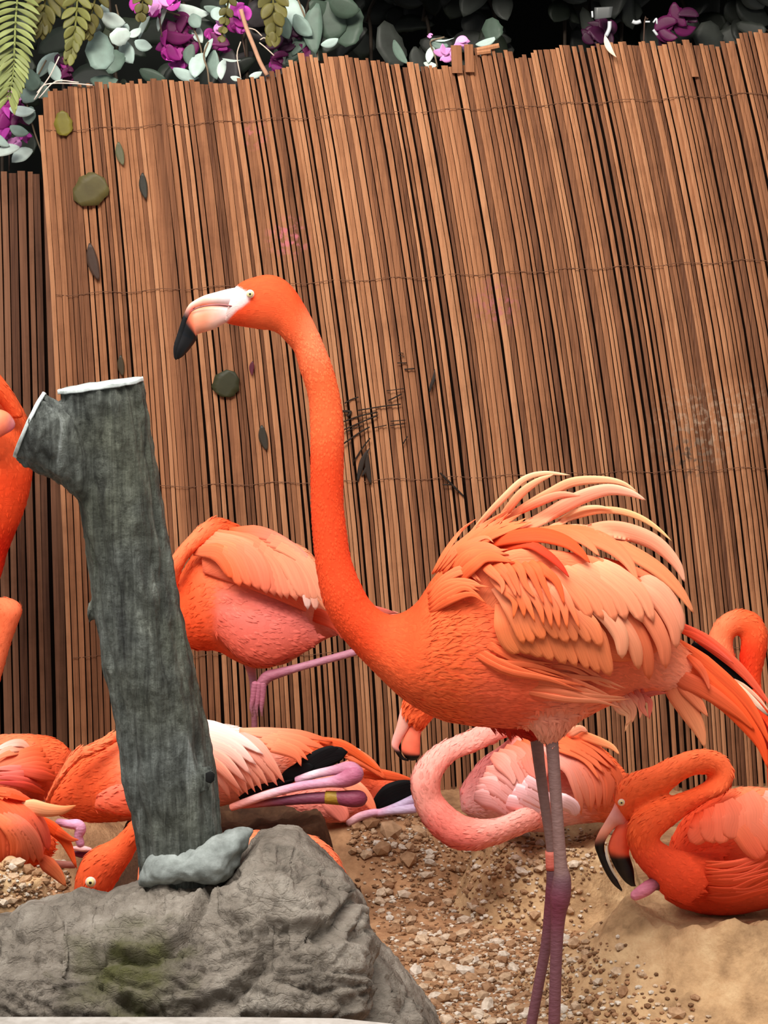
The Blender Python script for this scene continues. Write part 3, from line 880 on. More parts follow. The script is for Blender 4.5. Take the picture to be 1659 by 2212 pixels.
# ---- the standing flamingo -------------------------------------------------
def main_bird():
    Y = 4.0
    b = flamingo(1190, 2300, Y, 'tall orange flamingo standing on both legs with raised ruffled back plumes', z=0.0)
    t3 = T(300, 540, 3.13)
    neck = [(640, 262, 575, 488, .62), (680, 225, 620, 505, .66), (740, 195, 690, 518, .66), (860, 166, 800, 535, .62), (960, 186, 890, 545, .60), (1040, 250, 945, 570, .62), (1105, 345, 1000, 625, .68),
            (1180, 480, 1050, 690, .78), (1250, 640, 1090, 820, .84), (1310, 790, 1128, 930, .86), (1355, 960, 1150, 1040, .88), (1385, 1180, 1158, 1200, .9), (1386, 1450, 1160, 1450, .92)]
    pr = []
    for p in neck:
        u = t3(p[0], p[1]); l = t3(p[2], p[3]); pr.append((*u, *l, p[4]))
    pr += [(742, 1080, 671, 1085, .92), (748, 1140, 675, 1155, .92), (757, 1200, 684, 1235, .92), (774, 1250, 699, 1305, .92), (800, 1298, 728, 1362, .9), (832, 1325, 770, 1412, .85), (866, 1325, 812, 1455, .8),
           (902, 1300, 862, 1502, .75), (940, 1245, 912, 1535, .72), (985, 1205, 965, 1556, .7), (1050, 1180, 1040, 1568, .68), (1130, 1175, 1140, 1572, .66), (1220, 1195, 1232, 1562, .64),
           (1300, 1235, 1302, 1530, .6), (1380, 1300, 1372, 1500, .55), (1450, 1370, 1440, 1492, .5), (1490, 1405, 1485, 1490, .4)]
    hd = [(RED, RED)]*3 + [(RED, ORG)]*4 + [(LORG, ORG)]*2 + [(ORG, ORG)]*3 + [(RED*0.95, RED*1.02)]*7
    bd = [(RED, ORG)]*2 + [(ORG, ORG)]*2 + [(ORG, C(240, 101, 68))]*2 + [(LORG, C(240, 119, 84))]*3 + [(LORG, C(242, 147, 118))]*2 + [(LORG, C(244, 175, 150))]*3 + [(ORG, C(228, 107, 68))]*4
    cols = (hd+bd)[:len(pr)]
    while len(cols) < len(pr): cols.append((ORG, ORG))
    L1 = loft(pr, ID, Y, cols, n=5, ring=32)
    th = [(1095, 1500, 1275, 1490, .7, -0.02), (1115, 1545, 1262, 1535, .7, -0.02), (1142, 1573, 1238, 1568, .75, -0.02), (1162, 1592, 1216, 1590, .8, -0.02), (1176, 1604, 1206, 1603, .8, -0.02)]
    L2 = loft(th, ID, Y, [(C(244, 169, 142), C(240, 147, 118))], n=4, ring=20)
    th2 = [(1030, 1530, 1180, 1530, .5, 0.05), (1060, 1570, 1180, 1570, .5, 0.05), (1120, 1588, 1176, 1588, .8, 0.05), (1143, 1600, 1170, 1600, .8, 0.05)]
    L3 = loft(th2, ID, Y, [(DRED, DRED)], n=4, ring=20)
    skin = [t3(*q) for q in [(520, 230), (640, 236), (690, 262), (735, 288), (752, 318), (742, 350), (700, 382), (655, 414), (612, 462), (575, 510), (480, 520)]]
    def face(co, col):
        d = in_poly(proj(co), skin)
        f = np.clip(0.5+d/5.0, 0, 1)[:, None]
        g = np.clip((proj(co)[:, 1]-615)/50, 0, 1)[:, None]
        return col*(1-f) + (C(236, 226, 226)*(1-g)+C(232, 196, 186)*g)*f
    bird_body([L1, L2, L3], b, voxel=0.0034, smooth=3, ntuft=7000, tl=0.022, tw=0.0055, neck_z=lambda p: 0.0 if p[2] > 1.16 else (0.34 if p[2] > 0.74 else min(1, max(0.34, 0.34+(p[0]+0.06)*5))), lift=0.0011, csm=26, paint=face)
    # bill
    up = [(760, 262, 735, 385, .55), (690, 252, 680, 382, .9), (610, 262, 610, 380, .98), (520, 285, 520, 372, .88), (440, 308, 448, 372, .7), (375, 342, 392, 384, .72), (335, 375, 358, 408, .75), (300, 445, 335, 470, .72), (262, 560, 305, 590, .68), (235, 650, 275, 680, .62), (236, 720, 262, 725, .6), (248, 744, 256, 742, .5)]
    lo = [(690, 372, 640, 470, .55), (620, 378, 572, 500, .62), (540, 372, 510, 535, .62), (455, 378, 440, 556, .6), (385, 396, 398, 570, .6), (350, 425, 388, 585, .6), (312, 490, 393, 590, .62), (280, 575, 382, 618, .6), (248, 655, 338, 678, .55), (240, 706, 302, 716, .5), (248, 738, 270, 738, .4)]
    WH = C(238, 226, 224); PK = C(248, 190, 166)
    bl = [(ORG, WH)]*1 + [(WH, C(206, 200, 208))] + [(WH, C(236, 206, 204))] + [(C(246, 216, 200), C(244, 200, 190))] + [(PK, PK)]*2 + [(C(240, 173, 150), C(240, 147, 130))] + [(BLK, BLK)]*6
    ll = [(C(232, 214, 214), C(240, 180, 160))]*2 + [(C(238, 167, 150), C(240, 190, 165))] + [(C(240, 137, 102), C(240, 155, 120))]*2 + [(C(226, 107, 72), C(236, 127, 90))] + [(BLK, BLK)]*5
    bill([(*q[:5], -0.001) for q in up], lo, t3, Y, b, bl, ll)
    tube([(690, 392, 5, -.016), (620, 378, 5, -.019), (540, 370, 5, -.016), (460, 376, 5, -.013), (395, 392, 5, -.011), (358, 412, 4, -.009)], t3, Y, 'mouth_line', M_BILL, b, ring=8, cols=[C(150, 84, 84)]*6)
    eye(752, 297, 22, t3, Y-0.0285, b)
    # legs
    lc = [GREYLEG]*4 + [C(108, 74, 80)] + [PLUM]*2 + [C(112, 72, 80)]*3
    tube([(1190, 1580, 14.5, -.02), (1196, 1650, 14, -.02), (1205, 1780, 13.5, -.02), (1211, 1868, 15, -.02), (1214, 1900, 20.5, -.02), (1210, 1940, 23, -.02), (1206, 1978, 17, -.02), (1202, 2050, 14, -.02), (1197, 2212, 13.5, -.02), (1193, 2322, 13, -.02)], ID, Y, 'leg', M_LEG, b, ring=16, cols=lc)
    tube([(1157, 1575, 15, .05), (1165, 1650, 13, .05), (1180, 1760, 11, .05), (1190, 1830, 11, .05), (1194, 1885, 14, .05), (1196, 1920, 18, .05), (1191, 1960, 16, .05), (1180, 2040, 12.5, .05), (1165, 2120, 12, .05), (1148, 2212, 12, .05), (1130, 2300, 12, .05)], ID, Y, 'leg', M_LEG, b, ring=16, cols=lc+[PLUM])
    tube([(1190, 1838, 13, .05), (1193, 1878, 14.5, .05)], ID, Y, 'leg_band', M_LEG, b, ring=16, n=4, rnd=False, cols=[C(236, 129, 106), C(220, 107, 94)])['label'] = 'salmon coloured leg ring'
    p = P(1193, 2322, Y-.02); foot(p[0], p[1], 0.0, b, -PI*0.8)
    p = P(1130, 2300, Y+.05); foot(p[0], p[1], 0.0, b, -PI*0.85)
    # wing shell
    t7 = T(900, 1000, 2.676)
    Yf = dome(t7, 760, 960, 900, 620, Y, 0.108, 0.12)
    wp = [(330, 640, 345, 800), (420, 560, 440, 920), (560, 500, 560, 1060), (760, 500, 760, 1085), (960, 530, 980, 1120), (1150, 580, 1180, 1150), (1330, 700, 1330, 1120), (1450, 830, 1440, 1060), (1510, 930, 1490, 1010)]
    rows = []
    for q in wp:
        c = t7((q[0]+q[2])/2, (q[1]+q[3])/2)
        rows.append((*q, 0.16, Yf(*c)-Y+0.012))
    L = loft(rows, t7, Y, [(LORG, TAN)], n=5, ring=24)
    wing = mesh_obj('wing', L.v, L.f, M_PLUM, b, col=L.c, attrs={'flow': L.fl})
    # long arched back plumes, colours paled for a backlit glow
    PE = C(255, 197, 148)
    pl = [([(300, 430), (400, 310), (500, 205), (620, 95), (740, 60), (885, 70)], 34, C(252, 148, 102), C(255, 213, 166), .0),
          ([(440, 380), (520, 280), (600, 180), (700, 105), (790, 68)], 44, ORG, PE, .004),
          ([(470, 360), (620, 260), (770, 175), (900, 112), (1070, 98), (1190, 118), (1275, 168)], 50, LORG, PE, .004),
          ([(560, 300), (700, 230), (830, 185), (950, 190)], 44, LORG, PINK, .008),
          ([(560, 400), (720, 325), (860, 245), (980, 188), (1110, 155), (1230, 172), (1325, 215)], 74, LORG, C(255, 191, 158), .008),
          ([(760, 380), (900, 315), (1050, 275), (1180, 280), (1300, 320), (1400, 385), (1475, 452)], 36, PEACH, C(255, 205, 140), .003),
          ([(820, 330), (940, 270), (1050, 256), (1130, 268)], 26, PE, PE, .006),
          ([(760, 440), (960, 410), (1110, 385), (1250, 408), (1390, 470), (1500, 580), (1552, 692)], 92, LORG, C(255, 183, 146), .010),
          ([(900, 420), (1100, 450), (1250, 525), (1400, 620), (1520, 740), (1605, 872)], 78, LORG, C(253, 156, 102), .008),
          ([(1080, 560), (1270, 628), (1390, 675), (1500, 765)], 46, LORG, LORG, .004),
          ([(800, 380), (950, 375), (1060, 392)], 36, PE, LORG, .008),
          ([(620, 420), (850, 405), (1010, 430), (1130, 485), (1220, 570), (1280, 682)], 92, ORG, C(250, 138, 94), .016),
          ([(620, 430), (780, 400), (900, 415), (990, 465), (1058, 538)], 62, ORG, LORG, .020),
          ([(400, 470), (560, 430), (720, 418), (860, 455), (945, 515), (1002, 578)], 78, RED, C(236, 84, 40), .026),
          ([(480, 500), (640, 470), (750, 525), (830, 595), (882, 662)], 46, RED, C(206, 50, 30), .026)]
    for i, (sp, w, c0, c1, lf) in enumerate(pl):
        feather('back_plume', sp, t7, Yf, w*1.28, 'plume', c0, c1, wing, lf, lf+0.004, n=5, camber=0.2)
    # tertials and coverts, the lowest row first
    fan('covert_feather', [(470, 800), (500, 930), (540, 1030), (590, 1095)], [(960, 850), (1050, 1000), (1090, 1120), (1120, 1235)], 9, t7, Yf, 95, 90, 'round', (TAN, C(238, 126, 70)), (C(244, 138, 90), C(240, 128, 78)), wing, .004, jit=9)
    tert = [([(1050, 740), (1230, 900), (1320, 1080), (1345, 1255)], 100, LORG, C(238, 116, 72), .006),
            ([(940, 740), (1150, 900), (1255, 1050), (1285, 1195)], 100, PINK, C(248, 146, 100), .010),
            ([(840, 700), (1060, 840), (1175, 990), (1188, 1132)], 108, PINK, C(252, 160, 118), .014),
            ([(1060, 640), (1310, 850), (1420, 1030), (1440, 1190)], 104, PEACH, C(246, 130, 88), .012),
            ([(1160, 620), (1370, 770), (1480, 930), (1502, 1072)], 90, PINK, C(250, 148, 108), .010),
            ([(1180, 590), (1400, 720), (1505, 860), (1532, 985)], 84, PINK, C(250, 156, 118), .008)]
    for sp, w, c0, c1, lf in tert:
        feather('tertial_feather', sp, t7, Yf, w, 'round', c0, c1, wing, lf, lf+.006, n=5, camber=0.3)
    fan('covert_feather', [(420, 700), (520, 820), (580, 930), (610, 1040)], [(800, 720), (930, 860), (1020, 960), (1075, 1050)], 8, t7, Yf, 84, 84, 'round', (C(246, 148, 106), C(240, 120, 62)), (PEACH, C(242, 128, 76)), wing, .012, jit=10)
    fan('covert_feather', [(640, 570), (820, 650), (940, 770), (1000, 900)], [(860, 530), (1090, 600), (1290, 750), (1370, 930)], 6, t7, Yf, 110, 100, 'round', (C(252, 138, 96), C(250, 134, 88)), (C(253, 175, 132), C(252, 152, 110)), wing, .016, jit=6)
    fan('covert_feather', [(400, 620), (500, 720), (560, 800), (580, 900)], [(700, 600), (830, 720), (900, 840), (940, 990)], 8, t7, Yf, 78, 76, 'point', (C(248, 138, 94), C(242, 108, 50)), (C(252, 164, 130), C(240, 112, 54)), wing, .020, jit=12)
    fan('scapular_feather', [(360, 560), (430, 620), (480, 700), (500, 780)], [(620, 540), (730, 610), (800, 700), (850, 820)], 7, t7, Yf, 62, 62, 'point', (ORG, LORG), (ORG, C(242, 96, 48)), wing, .022, jit=14)
    fan('scapular_feather', [(180, 560), (280, 480), (380, 440), (470, 450)], [(230, 700), (330, 600), (430, 560), (560, 590)], 7, t7, Yf, 52, 58, 'point', (ORG, LORG), (ORG, ORG), wing, .012, jit=14)
    fan('scapular_feather', [(150, 640), (270, 480), (380, 380), (500, 300)], [(260, 560), (400, 440), (520, 380), (680, 330)], 7, t7, Yf, 46, 52, 'point', (ORG, LORG), (RED, C(250, 128, 78)), wing, .008, jit=16)
    fan('scapular_feather', [(90, 640), (180, 500), (270, 400), (350, 330)], [(170, 620), (300, 480), (400, 400), (520, 320)], 5, t7, Yf, 36, 44, 'point', (ORG, LORG), (ORG, LORG), wing, .004, jit=12)
    fan('scapular_feather', [(60, 760), (180, 640), (280, 620), (380, 650)], [(80, 860), (190, 790), (300, 760), (400, 800)], 7, t7, Yf, 44, 44, 'point', (ORG, LORG), (ORG, ORG), wing, .002, jit=16)
    # flank streaks under the wing
    fan('flank_feather', [(260, 900), (420, 1010), (560, 1090), (720, 1130)], [(200, 1020), (500, 1200), (760, 1260), (1000, 1290)], 9, t7, dome(t7, 560, 1100, 900, 560, Y, 0.098, 0.1), 34, 44, 'point', (C(244, 96, 50), C(244, 120, 72)), (C(244, 96, 50), C(242, 120, 74)), b, -.001, jit=20)
    fan('flank_feather', [(700, 1150), (900, 1180), (1050, 1230), (1180, 1290)], [(600, 1330), (850, 1380), (1050, 1400), (1200, 1420)], 9, t7, dome(t7, 560, 1100, 900, 560, Y, 0.098, 0.1), 36, 46, 'point', (C(244, 106, 60), C(246, 146, 102)), (C(243, 112, 68), C(248, 158, 116)), b, -.001, jit=24)
    fan('belly_feather', [(1120, 1360), (1180, 1420), (1210, 1470), (1200, 1530)], [(1300, 1300), (1330, 1360), (1340, 1400), (1350, 1450)], 6, t7, lambda x, y: Y-0.03, 50, 46, 'point', (C(244, 164, 128), C(246, 181, 130)), (C(226, 111, 90), C(222, 101, 84)), b, .003, jit=14)
    # tail and flight feathers
    t6 = T(1360, 1290, 5.548)
    flat = lambda d: (lambda x, y: Y+d)
    RO = C(240, 70, 26)
    feather('tail_feather', [(1300, 1300), (1500, 1480), (1640, 1680), (1760, 1960)], t6, flat(.03), 200, 'point', C(190, 30, 10), C(170, 24, 10), b, 0, 0)
    feather('flight_feather', [(750, 560), (1000, 760), (1230, 900), (1400, 1010), (1500, 1100)], t6, flat(.012), 210, 'round', BLK, BLK, b, 0, 0)['label'] = 'black flight feather'
    feather('tail_feather', [(520, 300), (760, 430), (1000, 590), (1300, 840), (1520, 1080), (1720, 1340)], t6, flat(0.004), 170, 'point', C(240, 84, 52), C(244, 101, 70), b, 0, 0)
    feather('tail_feather', [(560, 380), (800, 480), (1050, 640), (1250, 800)], t6, flat(-0.004), 90, 'point', RO, C(240, 97, 76), b, 0, 0)
    feather('tail_feather', [(1150, 960), (1350, 1130), (1520, 1280), (1680, 1440)], t6, flat(.0), 110, 'point', C(250, 190, 140), C(246, 220, 196), b, 0, 0, tip=BLK)
    feather('tail_feather', [(1200, 960), (1400, 1090), (1560, 1230), (1680, 1380)], t6, flat(.004), 60, 'point', C(250, 167, 130), C(240, 190, 160), b, 0, 0)
    feather('tail_feather', [(480, 480), (750, 680), (1000, 880), (1200, 1050), (1400, 1260), (1560, 1500), (1700, 1800)], t6, flat(-0.008), 210, 'point', ORG, C(246, 96, 48), b, 0, 0)
    feather('tail_feather', [(420, 640), (700, 850), (950, 1080), (1200, 1290), (1420, 1540), (1580, 1780), (1660, 2060)], t6, flat(-0.014), 300, 'point', C(232, 92, 44), C(246, 84, 36), b, 0, 0)
    feather('tail_feather', [(420, 780), (640, 980), (840, 1080), (1080, 1230), (1330, 1420), (1500, 1600)], t6, flat(-0.018), 230, 'point', C(226, 101, 66), C(240, 92, 42), b, 0, 0)
    feather('tail_feather', [(700, 700), (840, 840), (920, 980), (960, 1120)], t6, flat(-0.024), 110, 'point', C(240, 90, 44), C(244, 117, 80), b, 0, 0)
    feather('undertail_feather', [(420, 900), (600, 1180), (720, 1380), (840, 1600), (905, 1810)], t6, flat(-0.012), 300, 'point', C(224, 109, 70), C(230, 147, 100), b, 0, 0)
    feather('undertail_feather', [(560, 960), (740, 1160), (860, 1320), (940, 1430)], t6, flat(-0.016), 200, 'point', C(226, 105, 68), C(232, 133, 90), b, 0, 0)
    feather('undertail_feather', [(-40, 1240), (150, 1190), (300, 1150), (460, 1150)], t6, flat(-0.03), 90, 'point', C(224, 100, 84), C(214, 92, 70), b, 0, 0)
main_bird()

# ---- flamingo with tucked head on one leg, by the trunk ---------------------
def bird2():
    Y = 5.3; t = T(360, 1090, 3.19)
    b = flamingo(555, 1840, Y, 'flamingo resting on one leg with its neck folded over its back', z=0.01)
    body = [(-130, 640, -100, 800, .7), (60, 520, 60, 930, .7), (180, 350, 200, 1000, .72), (330, 235, 350, 1010, .72), (480, 165, 500, 1085, .72), (640, 180, 640, 1125, .7), (800, 235, 800, 1098, .66), (950, 300, 950, 1020, .6),
            (1060, 420, 1080, 935, .5), (1180, 590, 1200, 890, .4), (1380, 690, 1350, 830, .35), (1600, 750, 1560, 775, .3)]
    cb = [(ORG, RED)]*3 + [(LORG, RED)] + [(LORG, C(222, 92, 60))]*2 + [(PEACH, C(204, 96, 76))]*3 + [(SALM, C(200, 90, 76))]*3
    neck = [(-80, 720, 60, 760, .9, -.02), (-80, 560, 75, 580, .9, -.05), (-20, 440, 105, 460, .9, -.07), (45, 340, 150, 375, .9, -.075), (130, 238, 220, 300, .9, -.07), (240, 130, 300, 245, .9, -.06), (345, 85, 400, 212, .9, -.045), (430, 108, 480, 205, .9, -.03), (530, 160, 560, 208, .9, -.01)]
    L1 = loft(body, t, Y, cb); L2 = loft(neck, t, Y, [(LORG, ORG)]*6+[(RED, ORG)]*3)
    thigh = [(380, 560, 330, 900, .4, -.07), (560, 590, 520, 1080, .45, -.08), (760, 660, 700, 1110, .45, -.08), (920, 760, 880, 1040, .45, -.07), (1060, 900, 1040, 960, .4, -.05)]
    L3 = loft(thigh, t, Y, [(C(238, 125, 114), C(216, 88, 62))])
    bird_body([L1, L2, L3], b, voxel=0.005, smooth=3, ntuft=1500, tl=0.018, tw=0.006)
    Yf = dome(t, 640, 560, 640, 520, Y, 0.125, 0.3)
    L = loft([(240, 330, 250, 470, .2, -.075), (400, 250, 420, 530, .2, -.098), (600, 240, 620, 600, .2, -.108), (800, 290, 820, 680, .2, -.098), (980, 420, 960, 740, .2, -.07)], t, Y, [(LORG, C(238, 113, 80))])
    w = mesh_obj('wing', L.v, L.f, M_PLUM, b, col=L.c, attrs={'flow': L.fl})
    fan('wing_feather', [(180, 330), (330, 330), (410, 400), (450, 530)], [(300, 200), (560, 300), (655, 440), (700, 620)], 5, t, Yf, 120, 120, 'round', (LORG, ORG), (PEACH, C(240, 119, 88)), w, .012, jit=8)
    fan('wing_feather', [(330, 190), (590, 280), (695, 430), (750, 640)], [(760, 220), (960, 390), (1045, 540), (1090, 690)], 8, t, Yf, 130, 110, 'round', (LORG, C(242, 127, 96)), (PEACH, PINK), w, .014, jit=8)
    fan('wing_feather', [(860, 360), (940, 480), (960, 600), (970, 740)], [(960, 480), (1040, 580), (1080, 660), (1110, 720)], 3, t, Yf, 80, 70, 'round', (PINK, WHITEP), (PINK, PEACH), w, .018, jit=8)
    fan('back_feather', [(430, 180), (640, 195), (820, 260), (1000, 360)], [(520, 230), (740, 270), (900, 350), (1060, 520)], 4, t, Yf, 90, 110, 'point', (ORG, SALM), (LORG, PINK), w, .016, jit=8)
    feather('tail_feather', [(1000, 780), (1120, 740), (1300, 720), (1590, 748)], t, lambda x, y: Y-.03, 120, 'point', RED, C(190, 96, 84), b)
    feather('tail_feather', [(950, 740), (1080, 780), (1180, 850), (1210, 930)], t, lambda x, y: Y-.05, 110, 'point', RED, C(200, 80, 60), b)
    lc = [C(206, 110, 92), MAUVE, MAUVE, C(150, 92, 104), C(150, 92, 104)]
    g = P(555, 1840, Y)
    tube([(572, 1090, 42), (590, 1180, 28), (600, 1290, 24), (604, 1450, 22), (606, 1800, 22), (606, 2390, 20)], t, Y, 'leg', M_LEG, b, cols=lc+[PLUM])
    tube([(1440, 960, 26, -.04), (1320, 1008, 28, -.05), (1100, 1070, 27, -.06), (900, 1125, 28, -.07), (760, 1165, 36, -.08), (690, 1190, 42, -.08), (640, 1260, 36, -.08), (600, 1340, 28, -.08)], t, Y, 'leg', M_LEG, b, cols=[MAUVE]*4+[C(160, 94, 110)]*4)
    for dx in (-10, 18, 44):
        tube([(620+dx, 1240, 26, -.085), (606+dx*1.2, 1340, 20, -.085), (596+dx*1.3, 1400, 14, -.085), (604+dx*1.2, 1455, 7, -.085)], t, Y, 'toe', M_LEG, b, cols=[C(168, 98, 116)]*2+[C(150, 92, 104), C(120, 74, 70)])
    p = P(*t(606, 2390), Y); foot(p[0], p[1], 0.012, b, -PI*0.7)
bird2()

# ---- flamingo cut by the left side of the frame -----------------------------
def bird3():
    Y = 5.6; t = T(0, 780, 3.075)
    b = flamingo(-90, 1800, Y, 'vivid orange-red flamingo standing with pale pink bill tucked into its plumage', z=0.005)
    body = [(-260, 20, -60, 40, .8), (-420, 180, 80, 200, .8), (-480, 380, 183, 390, .8), (-500, 560, 210, 580, .8), (-490, 740, 214, 745, .8), (-470, 900, 190, 900, .8), (-420, 1050, 145, 1040, .8), (-360, 1180, 90, 1170, .8), (-300, 1310, 42, 1300, .8), (-230, 1430, 5, 1440, .8), (-180, 1520, -60, 1520, .8)]
    L1 = loft(body, t, Y, [(RED, ORG)]*4+[(RED, RED)]*3+[(C(214, 40, 14), C(214, 40, 14))])
    nk = [(-400, 60, -300, 200, .9, -.1), (-260, -20, -200, 130, .9, -.13), (-90, 10, -110, 160, .9, -.13), (20, 110, -60, 230, .9, -.12), (110, 250, 10, 300, .9, -.1), (170, 380, 60, 380, .9, -.08)]
    L2 = loft(nk, t, Y, [(ORG, RED)])
    bird_body([L1, L2], b, voxel=0.006, ntuft=900, tl=0.016)
    L = loft([(-120, 330, -120, 520, .7, -.16), (-20, 318, -30, 520, .7, -.165), (50, 340, 30, 490, .7, -.16), (88, 385, 78, 462, .7, -.15), (102, 415, 98, 440, .7, -.145)], t, Y, [(PEACH, C(240, 117, 100))]*3+[(C(248, 160, 160), C(226, 110, 130))]*2)
    mesh_obj('bill', L.v, L.f, M_BILL, b, col=L.c)
    for dx, dy in ((-170, 0), (-130, .06)):
        tube([(dx, 1480, 36, dy), (dx+5, 1800, 24, dy), (dx+8, 2200, 30, dy), (dx+8, 2500, 22, dy), (dx+10, 3320, 22, dy)], t, Y, 'leg', M_LEG, b, cols=[MAUVE]*5)
    p = P(*t(-160, 3320), Y); foot(p[0], p[1], 0.012, b, -PI*0.8)
bird3()
def bird12():
    Y = 5.4; t = T(0, 780, 3.075)
    b = flamingo(-150, 1830, Y, 'orange flamingo neck bent over in a loop beside the dark reed screen', z=0.005)
    nk = [(-250, 2500, -110, 2480, .9), (-170, 2150, 0, 2130, .9), (-110, 1900, 75, 1870, .9), (-70, 1770, 128, 1725, .9), (-60, 1700, 150, 1655, .9), (-65, 1690, 120, 1600, .9), (-75, 1690, 50, 1570, .9), (-90, 1700, -20, 1575, .9), (-110, 1730, -120, 1610, .9), (-140, 1810, -220, 1700, .9), (-180, 1960, -300, 1900, .9), (-220, 2060, -330, 2040, .9)]
    L1 = loft(nk, t, Y, [(ORG, LORG)])
    bd = [(-420, 2350, -380, 2800, .7), (-600, 2200, -560, 2950, .7), (-900, 2180, -880, 2980, .7), (-1150, 2350, -1120, 2800, .5), (-1350, 2500, -1330, 2640, .4)]
    L2 = loft(bd, t, Y, [(LORG, ORG)])
    bird_body([L1, L2], b, voxel=0.006, ntuft=500, tl=0.012)
    for dx, dy in ((-760, 0), (-700, .05)):
        tube([(dx, 2900, 30, dy), (dx+5, 3100, 26, dy), (dx+8, 3420, 22, dy)], t, Y, 'leg', M_LEG, b, cols=[MAUVE]*3)
bird12()

# ---- sitting flamingos, left side ------------------------------------------
t3c = T(0, 1560, 5.184)
def bird4():
    Y = 5.05; t = t3c
    b = flamingo(30, 1760, Y, 'orange sitting flamingo with pale streaked back beside the dark reed screen', z=0.15)
    body = [(-700, 420, -700, 700, .6), (-480, 240, -480, 1000, .7), (-240, 165, -240, 1120, .75), (0, 142, 0, 1150, .75), (250, 135, 260, 1130, .75), (430, 145, 440, 1080, .7), (570, 168, 560, 1020, .65), (690, 225, 640, 940, .6), (770, 300, 700, 780, .55), (810, 400, 770, 600, .5)]
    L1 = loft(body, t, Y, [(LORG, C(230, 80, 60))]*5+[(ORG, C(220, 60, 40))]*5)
    bird_body([L1], b, voxel=0.005, ntuft=700, tl=0.016)
    Yf = dome(t, 50, 640, 760, 520, Y, 0.115)
    fan('wing_feather', [(480, 300), (330, 330), (120, 420), (-100, 520)], [(640, 640), (480, 600), (240, 560), (0, 560)], 6, t, Yf, 120, 110, 'point', (ORG, PEACH), (RED, C(240, 110, 90)), b, .006, jit=12)
    fan('wing_feather', [(330, 300), (240, 240), (120, 250), (-60, 330)], [(300, 330), (150, 340), (20, 380), (-100, 460)], 3, t, Yf, 90, 90, 'point', (PINK, WHITEP), (LORG, PEACH), b, .014, jit=8)
    fan('wing_feather', [(380, 590), (260, 530), (100, 520), (-80, 530)], [(500, 800), (300, 720), (120, 690), (-60, 680)], 4, t, Yf, 90, 80, 'point', (C(244, 107, 90), C(250, 147, 130)), (RED, C(226, 80, 80)), b, .012, jit=8)
bird4()
def bird5():
    Y = 4.72
    b = flamingo(420, 1770, Y, 'sitting flamingo with pale pink back, black wing tip and folded plum legs', z=0.2)
    t = t3c
    t4 = T(430, 1540, 3.456)
    def q(tr, *p): return (*tr(p[0], p[1]), *tr(p[2], p[3]), *p[4:])
    body = [q(t, 560, 760, 520, 930, .8), q(t, 700, 560, 640, 1030, .75), q(t, 850, 420, 820, 1085, .72), q(t, 1050, 300, 1020, 1120, .7), q(t, 1320, 190, 1300, 1110, .68), (310, 1562, 310, 1768, .66), (370, 1555, 370, 1762, .64), q(t4, 25, 60, 30, 720, .62), q(t4, 200, 85, 180, 690, .6), q(t4, 370, 125, 350, 650, .55), q(t4, 520, 150, 500, 610, .5), q(t4, 700, 145, 690, 540, .42), q(t4, 850, 165, 860, 430, .36), q(t4, 1000, 210, 1010, 350, .3), q(t4, 1110, 262, 1100, 310, .3)]
    cols = [(ORG, C(226, 84, 42))]*4 + [(LORG, C(226, 92, 50))] + [(PINK, C(240, 137, 110))]*2 + [(WHITEP, C(248, 157, 122))]*3 + [(C(253, 173, 150), C(250, 167, 140))] + [(C(250, 127, 86), C(248, 117, 76))] + [(ORG, ORG)]*4
    L1 = loft(body, ID, Y, cols, ring=30)
    neck = [(560, 1010, 480, 930, .8, -.05), (600, 800, 500, 880, .8, -.07), (760, 560, 620, 640, .85, -.08), (900, 430, 800, 330, .85, -.07), (1100, 340, 980, 250, .85, -.06), (1330, 210, 1290, 95, .85, -.04), (1500, 130, 1480, 20, .85, -.01), (1640, 150, 1660, 40, .85, .02)]
    L2 = loft(neck, t, Y, [(ORG, LORG)], ring=20)
    th = [(1080, 800, 1050, 980, .4, -.075), (1250, 710, 1240, 1040, .45, -.085), (1430, 680, 1440, 1060, .45, -.085), (1650, 690, 1660, 1040, .4, -.08)]
    L3 = loft(th, t, Y, [(C(244, 119, 92), C(230, 88, 44))], ring=20)
    bird_body([L1, L2, L3], b, voxel=0.005, ntuft=1500, tl=0.018)
    Yf = dome(t4, 150, 380, 900, 420, Y, 0.115)
    fan('wing_feather', [(-100, 180), (60, 330), (170, 480), (240, 650)], [(300, 150), (440, 260), (540, 380), (640, 512)], 8, t4, Yf, 120, 105, 'point', (WHITEP, C(250, 167, 134)), (C(253, 167, 150), PINK), b, .008, jit=8)
    fan('wing_feather', [(-150, 100), (100, 120), (300, 190), (470, 330)], [(-150, 250), (40, 320), (180, 420), (320, 600)], 5, t4, Yf, 120, 120, 'point', (WHITEP, WHITEP), (PINK, C(250, 167, 140)), b, .016, jit=8)
    fan('back_feather', [(300, 130), (520, 150), (760, 160), (1010, 225)], [(420, 200), (600, 260), (720, 320), (760, 400)], 5, t4, lambda x, y: Yf(x, y)-.0, 100, 110, 'point', (PINK, ORG), (PEACH, LORG), b, .012, jit=6)
    pts = [([(560, 560), (640, 500), (740, 430), (860, 400)], 110), ([(600, 500), (760, 420), (900, 330), (1040, 262)], 130), ([(640, 480), (800, 400), (960, 320), (1110, 292)], 140), ([(640, 500), (820, 420), (980, 350), (1090, 310)], 110)]
    for sp, w in pts:
        feather('flight_feather', sp, t4, lambda x, y: Y-.085, w, 'round', BLK, BLK, b, 0, .004)
    feather('flight_feather', [(300, 640), (460, 560), (600, 530), (700, 500)], t4, lambda x, y: Y-.09, 60, 'point', BLK, BLK, b)
    feather('tail_feather', [(900, 200), (1080, 250), (1200, 320), (1360, 445)], t4, lambda x, y: Y-.02, 90, 'point', ORG, C(244, 96, 40), b)
